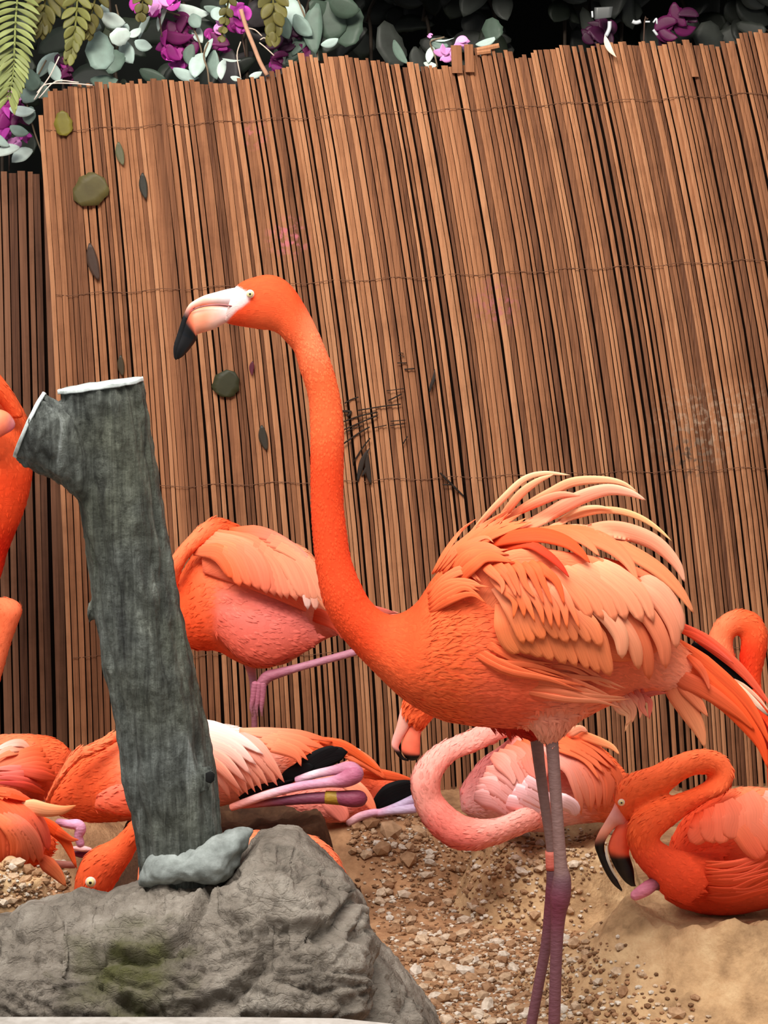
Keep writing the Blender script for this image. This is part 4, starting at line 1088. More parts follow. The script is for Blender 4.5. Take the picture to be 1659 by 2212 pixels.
    lc = [C(240, 150, 130), C(238, 190, 190), ROSE, ROSE, C(184, 112, 136), C(176, 96, 122)]
    tube([(260, 700, 30, -.09), (480, 620, 34, -.11), (740, 550, 36, -.12), (960, 520, 40, -.125), (1080, 500, 62, -.13), (1160, 460, 72, -.13)], t4, Y, 'leg', M_LEG, b, cols=lc)
    tube([(1165, 455, 70, -.128), (1120, 410, 52, -.12), (1000, 430, 38, -.11), (860, 460, 34, -.10), (740, 500, 30, -.09)], t4, Y, 'leg', M_LEG, b, cols=[C(184, 112, 136), C(190, 124, 146), C(200, 150, 168), C(230, 200, 206), ROSE])
    tube([(330, 690, 26, -.09), (560, 665, 34, -.105), (800, 640, 44, -.115), (1000, 632, 50, -.12), (1120, 640, 66, -.125), (1195, 640, 66, -.125)], t4, Y, 'leg', M_LEG, b, cols=[C(220, 120, 100), C(120, 60, 72), C(112, 56, 74), C(122, 58, 78), C(132, 58, 80), C(120, 44, 66)])
    tube([(945, 630, 52, -.118), (1060, 636, 56, -.122)], t4, Y, 'leg_band', M_LEG, b, rnd=False, cols=[C(160, 128, 40), C(140, 110, 34)])['label'] = 'yellow leg ring'
bird5()
def bird8():
    Y = 5.0; t4 = T(430, 1540, 3.456)
    b = flamingo(750, 1770, Y, 'salmon sitting flamingo with orange tail and lilac legs behind the plum-legged one', z=0.13)
    body = [(560, 560, 600, 700, .7), (740, 480, 740, 780, .75), (900, 420, 900, 812, .75), (1050, 380, 1060, 816, .72), (1200, 325, 1210, 800, .6), (1350, 440, 1330, 730, .5), (1480, 465, 1440, 640, .42), (1620, 495, 1600, 560, .3)]
    L1 = loft(body, t4, Y, [(SALM, SALM)]*4+[(ORG, C(240, 107, 90))]*4)
    bird_body([L1], b, voxel=0.005, ntuft=500, tl=0.015)
    feather('tail_feather', [(1060, 290), (1180, 330), (1280, 390), (1400, 500)], t4, lambda x, y: Y-.08, 120, 'point', LORG, ORG, b)
    feather('tail_feather', [(1200, 460), (1350, 460), (1480, 480), (1620, 510)], t4, lambda x, y: Y-.07, 90, 'point', ORG, C(246, 97, 50), b)
    feather('tail_feather', [(1060, 520), (1160, 560), (1250, 640), (1330, 760)], t4, lambda x, y: Y-.11, 130, 'point', PINK, LORG, b)
    feather('back_feather', [(1060, 285), (1120, 276), (1170, 276), (1212, 288)], t4, lambda x, y: Y-.06, 34, 'round', PINK, WHITEP, b)
    for sp, w in (([(1300, 700), (1380, 630), (1480, 580), (1620, 540)], 150), ([(1330, 730), (1420, 660), (1520, 610), (1620, 590)], 110)):
        feather('flight_feather', sp, t4, lambda x, y: Y-.12, w, 'round', BLK, BLK, b)
    tube([(1120, 820, 26, -.12), (1200, 775, 34, -.12), (1300, 745, 30, -.13), (1360, 740, 28, -.13), (1480, 700, 34, -.14), (1620, 640, 40, -.14)], t4, Y, 'leg', M_LEG, b, cols=[C(220, 170, 170), C(214, 160, 168), ROSE, ROSE, C(186, 164, 190), C(180, 156, 184)])
    tube([(1340, 750, 26, -.13), (1460, 730, 32, -.145), (1600, 715, 38, -.15)], t4, Y, 'leg', M_LEG, b, cols=[ROSE, C(190, 168, 192), C(186, 160, 186)])
    feather('wing_feather', [(900, 620), (1000, 690), (1060, 760), (1080, 815)], t4, lambda x, y: Y-.13, 150, 'round', SALM, C(250, 137, 114), b)
bird8()
def bird6():
    Y = 4.3; t = t3c
    b = flamingo(-10, 1880, Y, 'fiery orange sitting flamingo with drooping wing feathers and lilac knees', z=0.22)
    body = [(-900, 1000, -880, 1500, .5), (-700, 820, -680, 1640, .6), (-450, 740, -450, 1690, .65), (-200, 720, -200, 1700, .68), (0, 745, 0, 1690, .68), (150, 810, 150, 1680, .66), (290, 920, 310, 1640, .6), (430, 1080, 450, 1590, .5), (560, 1240, 560, 1500, .4), (640, 1340, 640, 1440, .3)]
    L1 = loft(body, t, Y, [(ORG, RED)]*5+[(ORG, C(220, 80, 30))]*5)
    bird_body([L1], b, voxel=0.005, ntuft=600, tl=0.018)
    Yf = dome(t, -50, 1250, 640, 560, Y, 0.11)
    fan('wing_feather', [(-300, 900), (-120, 1100), (-60, 1350), (-100, 1680)], [(140, 850), (360, 1010), (480, 1230), (560, 1440)], 9, t, Yf, 150, 130, 'round', (RED, C(240, 107, 60)), (ORG, C(250, 117, 94)), b, .008, jit=14)
    fan('wing_feather', [(-200, 980), (40, 1130), (160, 1350), (140, 1620)], [(0, 960), (240, 1130), (400, 1330), (450, 1560)], 5, t, Yf, 130, 130, 'round', (LORG, C(236, 97, 50)), (C(250, 107, 80), C(250, 147, 110)), b, .018, jit=12)
    fan('wing_feather', [(-100, 760), (60, 760), (200, 800), (330, 860)], [(-100, 800), (80, 820), (260, 860), (420, 890)], 3, t, Yf, 70, 80, 'point', (ORG, C(250, 101, 70)), (RED, RED), b, .012, jit=8)
    feather('wing_feather', [(180, 985), (330, 950), (520, 985), (700, 985), (850, 935)], t, lambda x, y: Y-.08, 190, 'point', C(253, 190, 140), C(250, 137, 80), b, 0, .004, n=6, camber=.3)['label'] = 'pale orange plume standing out'
    feather('tail_feather', [(420, 1060), (600, 1200), (740, 1350), (860, 1640)], t, lambda x, y: Y-.04, 150, 'point', C(240, 70, 16), C(230, 90, 40), b)
    feather('tail_feather', [(560, 1180), (680, 1250), (790, 1310), (880, 1320)], t, lambda x, y: Y-.045, 110, 'point', C(240, 70, 16), C(246, 107, 60), b)
    feather('tail_feather', [(440, 1500), (540, 1600), (640, 1700), (740, 1840)], t, lambda x, y: Y-.05, 190, 'point', C(226, 97, 60), C(214, 120, 70), b)
    tube([(480, 1570, 46, -.02), (640, 1590, 44, -.02), (820, 1600, 40, -.02)], t, Y, 'leg', M_LEG, b, cols=[C(200, 120, 90), C(190, 120, 100), C(170, 110, 96)])
    tube([(660, 1120, 44, .05), (760, 1140, 52, .05), (870, 1150, 66, .05), (900, 1200, 66, .05), (880, 1280, 52, .05), (900, 1360, 48, .05)], t, Y, 'leg', M_LEG, b, cols=[C(170, 110, 130), C(214, 152, 180), C(222, 162, 190), C(210, 148, 178), C(200, 140, 168), C(190, 130, 158)])
    tube([(820, 1410, 20, .05), (920, 1415, 36, .05), (1010, 1425, 22, .05)], t, Y, 'leg', M_LEG, b, cols=[C(240, 170, 170), C(248, 200, 196), C(236, 170, 170)])
    tube([(840, 1470, 30, .06), (920, 1480, 44, .06), (980, 1470, 30, .06)], t, Y, 'leg', M_LEG, b, cols=[C(110, 30, 60)]*3)
bird6()
def bird7():
    Y = 4.32; t = t3c
    b = flamingo(590, 1990, Y, 'orange flamingo behind the boulder with its head lowered beside the trunk', z=0.07)
    def q(*p): return (*t(p[0], p[1]), *t(p[2], p[3]), *p[4:])
    neck = [(480, 1830, 520, 1960, .8, .0), (400, 1740, 420, 1850, .8, -.03), q(1750, 830, 1850, 1200, .8, -.05), q(1510, 1062, 1560, 1390, .8, -.06), q(1290, 1290, 1480, 1530, .8, -.06), q(1060, 1410, 1405, 1640, .75, -.06), q(925, 1530, 1330, 1760, .7, -.06), q(855, 1690, 1250, 1890, .66, -.06), q(825, 1850, 1150, 1980, .6, -.06), q(830, 1990, 1050, 2060, .5, -.06)]
    L1 = loft(neck, ID, Y, [(ORG, RED)]*5+[(ORG, C(226, 70, 34))]*5, ring=24)
    body = [(300, 1865, 300, 1990, .8), (370, 1828, 370, 2040, .8), (450, 1806, 450, 2065, .8), (530, 1797, 530, 2075, .8), (610, 1796, 610, 2075, .78), (680, 1808, 680, 2055, .7), (722, 1840, 725, 2010, .6), (748, 1885, 748, 1960, .5)]
    L2 = loft(body, ID, Y+.06, [(LORG, ORG)], ring=24)
    bird_body([L1, L2], b, voxel=0.005, ntuft=900, tl=0.016)
    Yf = dome(ID, 560, 1920, 200, 140, Y+.06, 0.1)
    fan('wing_feather', [(560, 1800), (620, 1802), (660, 1820), (700, 1850)], [(600, 1815), (670, 1840), (710, 1870), (742, 1905)], 4, ID, Yf, 30, 30, 'point', (PEACH, LORG), (LORG, PEACH), b, .0, jit=4)
    fan('wing_feather', [(500, 1870), (530, 1850), (560, 1830), (590, 1812)], [(480, 1850), (515, 1830), (545, 1812), (570, 1800)], 3, ID, Yf, 26, 26, 'point', (ORG, LORG), (LORG, PEACH), b, .006, jit=4)
    eye(1015, 1790, 48, t, Y-.096, b)
    hd = [(870, 1900, 1050, 2010, .6, -.06), (860, 2020, 1000, 2080, .55, -.06), (870, 2150, 960, 2170, .5, -.06), (900, 2240, 950, 2240, .5, -.06)]
    L = loft(hd, t, Y, [(C(238, 200, 190),)*2, (C(244, 180, 160),)*2, (BLK, BLK), (BLK, BLK)])
    mesh_obj('bill', L.v, L.f, M_BILL, b, col=L.c)
bird7()

# ---- pale pink sitting flamingo under the standing one ----------------------
def bird9():
    Y = 4.8; t = T(840, 1480, 3.072)
    b = flamingo(1170, 1800, Y, 'pale pink sitting flamingo with its neck curled in a wide loop', z=0.14)
    PN = C(242, 134, 116); PL = C(246, 168, 152)
    neck = [(1050, 930, 1000, 700, .8, -.06), (900, 985, 900, 800, .8, -.09), (700, 1062, 725, 880, .85, -.115), (545, 1098, 570, 885, .9, -.12), (400, 1068, 475, 850, .9, -.12), (270, 970, 405, 795, .9, -.12), (180, 820, 350, 725, .9, -.12), (145, 645, 345, 640, .9, -.12), (190, 515, 380, 560, .9, -.11), (310, 398, 455, 490, .9, -.09),
            (455, 332, 580, 440, .9, -.06), (620, 262, 725, 372, .9, -.02), (790, 190, 870, 300, .9, .03), (960, 90, 1010, 215, .9, .06), (1080, -30, 980, 130, .9, .08), (1010, -150, 930, 20, .9, .08), (820, -160, 800, -20, .9, .06), (600, -110, 620, 30, .9, .03), (400, -70, 470, 100, .9, .0), (220, -40, 400, 160, .85, -.02), (120, 40, 310, 205, .8, -.03), (92, 110, 255, 265, .72, -.03), (80, 190, 215, 300, .66, -.03)]
    cn = [(SALM, PL)]*3+[(C(236, 117, 106), PN)]*3+[(PL, PN)]*5+[(PL, PN)]*5+[(ORG, ORG)]*7
    L1 = loft(neck, t, Y, cn, ring=26)
    body = [(470, 690, 480, 840, .6), (590, 520, 610, 900, .7), (750, 400, 780, 945, .72), (900, 290, 930, 968, .72), (1050, 255, 1060, 965, .72), (1200, 275, 1200, 925, .7), (1350, 370, 1350, 910, .62), (1480, 470, 1450, 900, .55), (1555, 560, 1530, 810, .45), (1590, 640, 1572, 710, .35)]
    L2 = loft(body, t, Y+.03, [(C(250, 147, 138), C(250, 196, 190))]*3+[(C(250, 137, 106), C(248, 184, 178))]*3+[(ORG, C(232, 115, 80))]*4, ring=28)
    bird_body([L1, L2], b, voxel=0.005, ntuft=2600, tl=0.016, tw=.006)
    Yf = dome(t, 960, 650, 620, 420, Y+.03, 0.125)
    fan('wing_feather', [(560, 740), (640, 740), (730, 790), (810, 880)], [(640, 560), (760, 600), (860, 680), (940, 800)], 5, t, Yf, 130, 120, 'point', (C(250, 180, 172), C(250, 200, 196)), (C(250, 160, 140), C(250, 190, 186)), b, .000, jit=16)
    fan('wing_feather', [(680, 470), (760, 520), (820, 590), (860, 680)], [(880, 360), (960, 440), (1000, 540), (1020, 640)], 5, t, Yf, 120, 110, 'point', (C(250, 143, 120), C(250, 180, 164)), (ORG, C(248, 147, 130)), b, .004, jit=16)
    fan('wing_feather', [(700, 760), (820, 790), (920, 830), (1010, 900)], [(820, 600), (940, 640), (1040, 720), (1100, 820)], 5, t, Yf, 110, 100, 'point', (C(250, 190, 190), C(250, 206, 206)), (C(248, 180, 176), C(250, 200, 200)), b, .01, jit=14)
    fan('wing_feather', [(1000, 420), (1180, 520), (1260, 680), (1270, 870)], [(1180, 380), (1400, 470), (1520, 620), (1510, 800)], 7, t, Yf, 105, 100, 'point', (C(250, 167, 150), C(232, 127, 90)), (ORG, C(240, 107, 66)), b, .008, jit=12)
    fan('wing_feather', [(1000, 360), (1160, 420), (1300, 500), (1400, 640)], [(1100, 300), (1250, 340), (1400, 430), (1510, 540)], 4, t, Yf, 70, 70, 'point', (ORG, LORG), (ORG, C(246, 117, 74)), b, .016, jit=10)
    feather('back_plume', [(1120, 330), (1260, 330), (1390, 372), (1480, 410), (1532, 462)], t, lambda x, y: Y+.0, 70, 'plume', ORG, C(253, 177, 120), b, .06, .05)
    feather('back_plume', [(1130, 360), (1200, 320), (1270, 290), (1320, 310)], t, lambda x, y: Y+.0, 70, 'plume', PEACH, PINK, b, .07, .06)
    feather('flight_feather', [(1060, 720), (1150, 770), (1220, 810), (1240, 870)], t, Yf, 110, 'round', C(252, 214, 210), C(240, 190, 190), b, .012, .014)
    up = [(92, 110, 175, 175, .6, -.03), (70, 190, 165, 225, .62, -.03), (48, 280, 130, 290, .62, -.03), (24, 350, 88, 362, .62, -.03), (18, 400, 66, 412, .6, -.03), (40, 440, 78, 442, .55, -.03), (78, 490, 100, 478, .5, -.03), (130, 506, 132, 496, .45, -.03)]
    lo = [(170, 190, 235, 250, .6, -.03), (140, 270, 212, 330, .62, -.03), (98, 350, 208, 395, .62, -.03), (82, 420, 206, 445, .62, -.03), (96, 462, 206, 466, .6, -.03), (118, 488, 196, 484, .55, -.03), (140, 500, 176, 498, .5, -.03)]
    bill(up, lo, t, Y, b, [(C(240, 170, 150),)*2]*3+[(C(246, 173, 160), C(240, 147, 130))]*2+[(C(60, 40, 34), BLK)]+[(BLK, BLK)]*2, [(C(240, 107, 80),)*2]+[(C(242, 115, 84),)*2]*3+[(C(40, 26, 22), C(40, 26, 22))]+[(BLK, BLK)]*2)
    eye(155, 110, 17, t, Y-.062, b)
bird9()

# ---- vivid sitting flamingo on the near nest --------------------------------
def bird10():
    Y = 4.25; t = T(980, 1500, 2.443)
    b = flamingo(1600, 1990, Y, 'vivid orange sitting flamingo lowering a black-tipped bill to the sand', z=0.16)
    OB = C(250, 98, 46); OV = C(246, 84, 44)
    neck = [(848, 570, 915, 680, .66, -.06), (866, 485, 960, 640, .68, -.06), (930, 422, 1040, 585, .7, -.06), (1050, 378, 1120, 530, .74, -.06), (1150, 331, 1190, 468, .84, -.055), (1250, 296, 1258, 430, .9, -.045), (1345, 290, 1318, 422, .9, -.03), (1432, 325, 1340, 426, .9, -.02), (1481, 410, 1345, 440, .9, -.02), (1446, 508, 1322, 462, .9, -.03),
            (1335, 566, 1256, 496, .9, -.05), (1225, 640, 1155, 535, .9, -.07), (1140, 705, 1035, 585, .92, -.085), (1092, 748, 948, 645, .92, -.09), (1088, 768, 912, 735, .92, -.09), (1122, 795, 940, 850, .9, -.085), (1205, 828, 1025, 962, .85, -.075), (1310, 840, 1100, 1050, .8, -.06), (1440, 830, 1220, 1110, .75, -.04)]
    L1 = loft(neck, t, Y, [(ORG, OB)]*4+[(C(252, 113, 64), OB)]*6+[(OV, OB)]*5+[(OV, C(240, 80, 48))]*4, ring=28)
    body = [(1150, 760, 1110, 1080, .6), (1230, 640, 1200, 1125, .66), (1380, 545, 1340, 1158, .7), (1520, 492, 1500, 1155, .7), (1700, 505, 1700, 1110, .7), (1880, 560, 1880, 1050, .62), (2050, 660, 2040, 960, .5), (2200, 770, 2200, 880, .35)]
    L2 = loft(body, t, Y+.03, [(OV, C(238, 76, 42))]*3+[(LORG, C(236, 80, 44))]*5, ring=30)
    bird_body([L1, L2], b, voxel=0.0045, ntuft=1800, tl=0.014, tw=.005, lift=.001)
    Yf = dome(t, 1600, 800, 620, 380, Y+.03, 0.15)
    fan('wing_feather', [(1290, 620), (1300, 680), (1290, 740), (1260, 800)], [(1560, 520), (1600, 600), (1610, 680), (1600, 760)], 6, t, Yf, 130, 140, 'round', (OV, C(250, 117, 82)), (C(251, 141, 106), C(250, 123, 88)), b, -.004, jit=10)
    fan('wing_feather', [(1420, 640), (1520, 700), (1580, 780), (1620, 860)], [(1640, 530), (1780, 600), (1860, 700), (1900, 820)], 5, t, Yf, 150, 150, 'round', (LORG, C(248, 107, 76)), (C(253, 173, 150), LORG), b, .0, jit=10)
    fan('flank_feather', [(1330, 880), (1450, 880), (1560, 850), (1680, 800)], [(1340, 1080), (1460, 1090), (1580, 1060), (1720, 1000)], 11, t, dome(t, 1500, 830, 520, 340, Y+.03, 0.148), 30, 36, 'point', (C(244, 94, 54), C(246, 105, 78)), (C(240, 82, 48), C(242, 94, 58)), b, -.002, jit=18)
    up = [(860, 545, 925, 665, .6, -.06), (840, 600, 905, 690, .62, -.06), (800, 670, 870, 690, .64, -.06), (762, 735, 832, 722, .62, -.06), (744, 792, 798, 782, .6, -.06), (760, 850, 800, 840, .58, -.06), (795, 930, 832, 905, .55, -.06), (840, 1000, 862, 975, .5, -.06), (886, 1040, 890, 1030, .45, -.06)]
    lo = [(880, 650, 960, 660, .6, -.06), (856, 700, 930, 720, .62, -.06), (826, 760, 930, 790, .6, -.06), (814, 812, 926, 838, .6, -.06), (826, 862, 932, 862, .58, -.06), (860, 930, 950, 925, .55, -.06), (900, 985, 956, 990, .5, -.06), (935, 1012, 962, 1012, .45, -.06)]
    bill(up, lo, t, Y, b, [(ORG, ORG), (C(226, 147, 136),)*2, (C(238, 157, 136),)*2, (C(240, 147, 114), C(244, 167, 140)), (C(70, 40, 28), BLK)]+[(BLK, BLK)]*4, [(C(240, 117, 90),)*2]+[(C(244, 101, 66),)*2]*3+[(C(30, 16, 12),)*2]+[(BLK, BLK)]*3)
    feather('bill_edge', [(806, 800), (808, 850), (838, 930), (880, 1000)], t, lambda x, y: Y-.075, 16, 'point', C(214, 200, 180), C(190, 176, 150), b)
    eye(885, 570, 15, t, Y-.092, b)
    tube([(960, 1060, 30, -.1), (1010, 1030, 38, -.1), (1060, 1000, 36, -.08), (1120, 1010, 34, -.04)], t, Y, 'foot', M_LEG, b, cols=[C(214, 130, 150), C(196, 110, 130), C(90, 44, 50), C(80, 40, 44)])
bird10()

# ---- flamingo neck loop behind the tail -------------------------------------
def bird11():
    Y = 5.35; t = T(1360, 1290, 5.548)
    b = flamingo(1760, 1800, Y, 'flamingo with its neck bent in a tight hook behind the tail feathers', z=0.02)
    nk = [(760, 1100, 1000, 1260, .7), (800, 900, 1120, 1020, .8), (870, 690, 1260, 760, .85), (935, 500, 1238, 600, .9), (1015, 315, 1246, 490, .9), (1150, 190, 1282, 458, .9), (1330, 140, 1306, 450, .9), (1530, 200, 1322, 452, .9), (1640, 370, 1332, 510, .9), (1656, 560, 1330, 600, .9), (1620, 750, 1320, 690, .9), (1580, 930, 1330, 880, .9), (1600, 1200, 1380, 1200, .9), (1720, 1500, 1520, 1600, .9), (1800, 1800, 1640, 1950, .9)]
    L1 = loft(nk, t, Y, [(LORG, LORG)]*4+[(LORG, ORG)]*2+[(ORG, RED)]*3+[(RED, C(224, 44, 16))]*6, ring=24)
    bd = [(1700, 1650, 1660, 2300, .7), (1900, 1500, 1880, 2500, .7), (2300, 1450, 2300, 2550, .7), (2700, 1600, 2700, 2350, .6), (3100, 1800, 3100, 2100, .4)]
    L2 = loft(bd, t, Y, [(ORG, RED)])
    bird_body([L1, L2], b, voxel=0.005, ntuft=700, tl=0.012)
    for dx, dy in ((2280, 0), (2380, .05)):
        tube([(dx, 2500, 60, dy), (dx, 2800, 44, dy), (dx, 3150, 40, dy)], t, Y, 'leg', M_LEG, b, cols=[MAUVE]*3)
bird11()

#ENDBIRDS
# ------------------------------------------------------------------ planting above the fence
M_LEAF = attr_mat('leaf_blade', rough=0.55, spec=0.3, vary=0.18, coord='obj', scale=(40, 40, 40), bump=0.15)
M_STEM = attr_mat('stem', rough=0.7, spec=0.2, vary=0.2, coord='obj', scale=(60, 60, 60), bump=0.2)
def tilt(x0, y0, Y, kx, ky):
    return lambda x, y: Y + kx*(x-x0)*Y/F + ky*(y-y0)*Y/F
def leaf(x, y, ln, wd, ang, Y, c0, c1, parent, kind='oval', name='leaf', bend=0.15, mat=None, camber=0.14, tl=1.0):
    """leaf centred on a photo pixel, pointing to ang degrees (0 right, 90 down)"""
    a = math.radians(ang); dx, dy = math.cos(a)*ln/2, math.sin(a)*ln/2
    bx, by = -dy*bend, dx*bend
    sp = [(x-dx, y-dy), (x-dx*0.3+bx, y-dy*0.3+by), (x+dx*0.35+bx, y+dy*0.35+by), (x+dx, y+dy)]
    return feather(name, sp, ID, tilt(x, y, Y, random.uniform(-.5, .5)*tl, random.uniform(-.5, .2)*tl), wd, kind, c0, c1, parent, 0, 0, n=3, camber=camber, sink=0, mat=mat or M_LEAF)
def stem(pts, Y, r, col, parent, name='stem'):
    return tube([(x, y, r) for x, y in pts], ID, Y, name, M_STEM, parent, ring=6, n=4, cols=[col]*len(pts), rnd=False)
SIL = [C(196, 214, 206), C(168, 190, 182), C(128, 150, 140), C(92, 112, 100), C(62, 78, 66)]
STM = C(120, 104, 84)
def spray(label, base, pts, leaves, Y, cat='plant', name='eucalyptus_spray'):
    e = empty(name, P(*base, Y), label, cat)
    stem([base]+pts, Y+.01, 2.0, STM, e)
    for (x, y, ln, wd, ang, tone, kind) in leaves:
        c = SIL[tone]
        leaf(x, y, ln, wd, ang, Y+random.uniform(-.03, .03), c*0.92, c, e, kind)
    return e
spray('silvery round-leaved spray over the screen between fern and magenta flowers', (250, 190), [(245, 130), (262, 70), (250, 10)],
      [(245, 40, 56, 34, 20, 0, 'oval'), (262, 82, 46, 40, 150, 0, 'disc'), (290, 69, 34, 18, -30, 0, 'oval'), (278, 112, 54, 34, 70, 1, 'oval'), (222, 108, 84, 62, 80, 2, 'disc'), (248, 128, 50, 56, 60, 3, 'disc'), (228, 26, 40, 24, 80, 1, 'oval'), (268, 62, 26, 20, -60, 1, 'oval'), (310, 95, 40, 26, 20, 1, 'oval'), (206, 50, 34, 20, 40, 2, 'oval'), (225, 172, 60, 30, 0, 3, 'oval'), (330, 160, 60, 30, 20, 4, 'oval')], 6.12)
spray('pale silvery leaves hanging at the corner of the tan screen', (90, 330), [(70, 270), (60, 210), (100, 130)],
      [(48, 236, 56, 24, 5, 0, 'oval'), (68, 204, 34, 44, 80, 2, 'disc'), (42, 280, 44, 24, 20, 2, 'oval'), (16, 328, 56, 24, 160, 0, 'oval'), (48, 338, 52, 30, 150, 0, 'oval'), (104, 142, 70, 30, 130, 1, 'oval'), (122, 155, 50, 26, 60, 1, 'oval'), (70, 170, 50, 40, 60, 3, 'disc'), (66, 250, 40, 30, 100, 2, 'oval'), (2, 300, 50, 20, 40, 1, 'oval'), (90, 190, 60, 34, 40, 2, 'oval')], 6.2)
spray('white-green long leaves among the topmost pink flowers', (440, 150), [(430, 90), (400, 40), (340, 20)],
      [(415, 20, 78, 28, 15, 0, 'oval'), (424, 44, 34, 30, 60, 2, 'oval'), (430, 72, 44, 24, 70, 0, 'oval'), (352, 40, 60, 14, 110, 0, 'oval'), (312, 60, 56, 14, 115, 1, 'oval'), (365, 12, 50, 20, 170, 0, 'oval'), (472, 30, 30, 30, 90, 1, 'oval'), (462, 18, 44, 18, 10, 2, 'oval'), (505, 8, 40, 22, 20, 1, 'oval')], 6.16)
spray('grey-green leaves standing on the screen edge below the dark magenta flower', (452, 185), [(448, 150), (440, 120), (450, 90)],
      [(430, 142, 56, 36, 110, 1, 'oval'), (466, 140, 64, 28, 85, 2, 'oval'), (482, 150, 46, 20, 100, 0, 'oval'), (402, 158, 60, 26, 20, 1, 'oval'), (412, 118, 46, 26, 100, 3, 'oval'), (500, 128, 40, 6, 5, 0, 'lance'), (452, 104, 44, 14, 110, 1, 'oval'), (552, 160, 30, 14, -20, 0, 'oval'), (510, 168, 24, 12, 10, 0, 'oval')], 6.08)
spray('dusky grey-green leaves over the taller part of the screen', (690, 150), [(680, 90), (660, 40), (640, -10)],
      [(640, 26, 76, 50, 60, 1, 'oval'), (656, 54, 60, 34, 50, 2, 'oval'), (684, 62, 110, 44, 92, 3, 'oval'), (652, 96, 66, 28, 130, 3, 'oval'), (722, 40, 90, 66, 80, 4, 'disc'), (700, 20, 70, 44, 30, 4, 'oval'), (712, 90, 40, 20, -20, 1, 'oval'), (762, 60, 90, 60, 110, 4, 'disc'), (620, 60, 50, 30, 80, 3, 'oval'), (640, 120, 60, 26, 140, 4, 'oval'), (745, 10, 70, 50, 20, 4, 'oval')], 6.14)
spray('small pale leaves beside the light pink blossom on the screen edge', (945, 145), [(938, 115), (930, 90), (960, 80)],
      [(932, 118, 40, 18, 110, 0, 'oval'), (950, 92, 40, 24, 20, 2, 'oval'), (956, 84, 50, 4, -5, 0, 'lance'), (1050, 88, 48, 16, -20, 1, 'oval'), (1068, 62, 50, 46, 80, 4, 'disc'), (866, 112, 60, 20, 60, 3, 'oval'), (930, 138, 30, 14, 10, 0, 'oval')], 6.1)
def darkfill(label, x0, x1, y0, y1, n, Y, tones, name='shrub'):
    e = empty(name, P((x0+x1)/2, 1575, Y), label, 'shrub')
    for k in range(3):
        xa = x0+(x1-x0)*(k+0.5)/3
        stem([(xa, 1575), (xa, y1+60), (xa+random.uniform(-20, 20), (y0+y1)/2), (xa+random.uniform(-40, 40), y0)], Y+.05, 4, C(50, 42, 34), e)
    for _ in range(n):
        c = random.choice(tones)*random.uniform(.7, 1.2)
        leaf(random.uniform(x0, x1), random.uniform(y0, y1), random.uniform(50, 110), random.uniform(30, 70), random.uniform(0, 180), Y+random.uniform(-.12, .2), c, c, e, random.choice(['oval', 'disc', 'oval']))
    return e
DK = [C(30, 34, 30), C(42, 46, 42), C(24, 30, 22), C(52, 56, 52)]  # leaf colours darkened to stand in for shade
darkfill('leafy shrub with shade painted into its leaves behind the low part of the screen edge', 740, 1120, -40, 130, 34, 6.75, DK)
darkfill('leafy shrub with shade painted into its leaves around the wine-red flowers', 1190, 1370, -40, 110, 26, 6.75, DK)
darkfill('leafy shrub with shade painted into its leaves behind the rising end of the screen', 1420, 1760, -40, 100, 28, 6.75, DK)
darkfill('deep green shrub behind the fern fronds', -60, 330, -40, 330, 34, 6.65, [C(34, 42, 30), C(26, 34, 26), C(50, 58, 40)])
darkfill('deep green shrub behind the magenta flowers', 330, 740, -40, 190, 34, 6.65, [C(34, 42, 34), C(24, 30, 24), C(48, 44, 46)])
MAG = [C(196, 66, 176), C(150, 34, 124), C(96, 20, 74), C(62, 16, 50), C(238, 160, 226)]
def blossom(label, bracts, Y, stem_pts):
    e = empty('bougainvillea', P(*stem_pts[0], Y), label, 'flower')
    stem(stem_pts, Y+.02, 1.6, C(90, 70, 60), e)
    for (x, y, s, tone) in bracts:
        for k in range(4):
            an = random.uniform(0, 360)
            c = MAG[tone]*random.uniform(.8, 1.15)
            leaf(x+random.uniform(-.25, .25)*s, y+random.uniform(-.25, .25)*s, s*random.uniform(.75, 1.15), s*random.uniform(.35, .6), an, Y+random.uniform(-.03, .03), np.clip(c*0.8, 0, 1), np.clip(c, 0, 1), e, random.choice(['lance', 'oval']), 'bract', .3)
    return e
blossom('large magenta bougainvillea cluster between two silvery sprays', [(392, 72, 62, 2), (408, 92, 56, 2), (372, 112, 46, 1), (384, 130, 42, 0), (352, 88, 36, 1), (400, 50, 44, 2)], 6.18, [(400, 180), (392, 120), (390, 60)])
blossom('bright magenta blossom at the top of the bare twig', [(520, 26, 36, 0), (512, 52, 34, 1), (524, 66, 24, 0)], 6.1, [(530, 120), (520, 60), (515, 20)])
blossom('wine-dark blossom beside the bare twig', [(468, 92, 44, 2), (482, 104, 30, 1), (458, 78, 26, 1), (476, 60, 26, 4)], 6.15, [(475, 170), (472, 120), (468, 80)])
blossom('vivid pink blossom hanging at the left end of the tan screen', [(12, 216, 50, 0), (38, 204, 36, 4), (10, 250, 50, 1), (44, 262, 34, 2), (8, 292, 36, 0), (34, 306, 30, 4), (52, 300, 24, 0), (30, 240, 40, 1)], 6.24, [(20, 370), (20, 290), (20, 200)])
blossom('dusky purple blossom at the step in the screen edge', [(600, 92, 50, 3), (624, 100, 40, 3), (606, 130, 34, 2), (592, 145, 26, 1), (640, 66, 40, 3), (650, 112, 30, 2)], 6.16, [(600, 190), (606, 140), (610, 90)])
blossom('pale pink blossom lying on the screen edge', [(962, 112, 34, 4), (978, 116, 30, 4), (1000, 96, 30, 4), (930, 78, 10, 4)], 6.05, [(990, 150), (985, 125), (975, 105)])
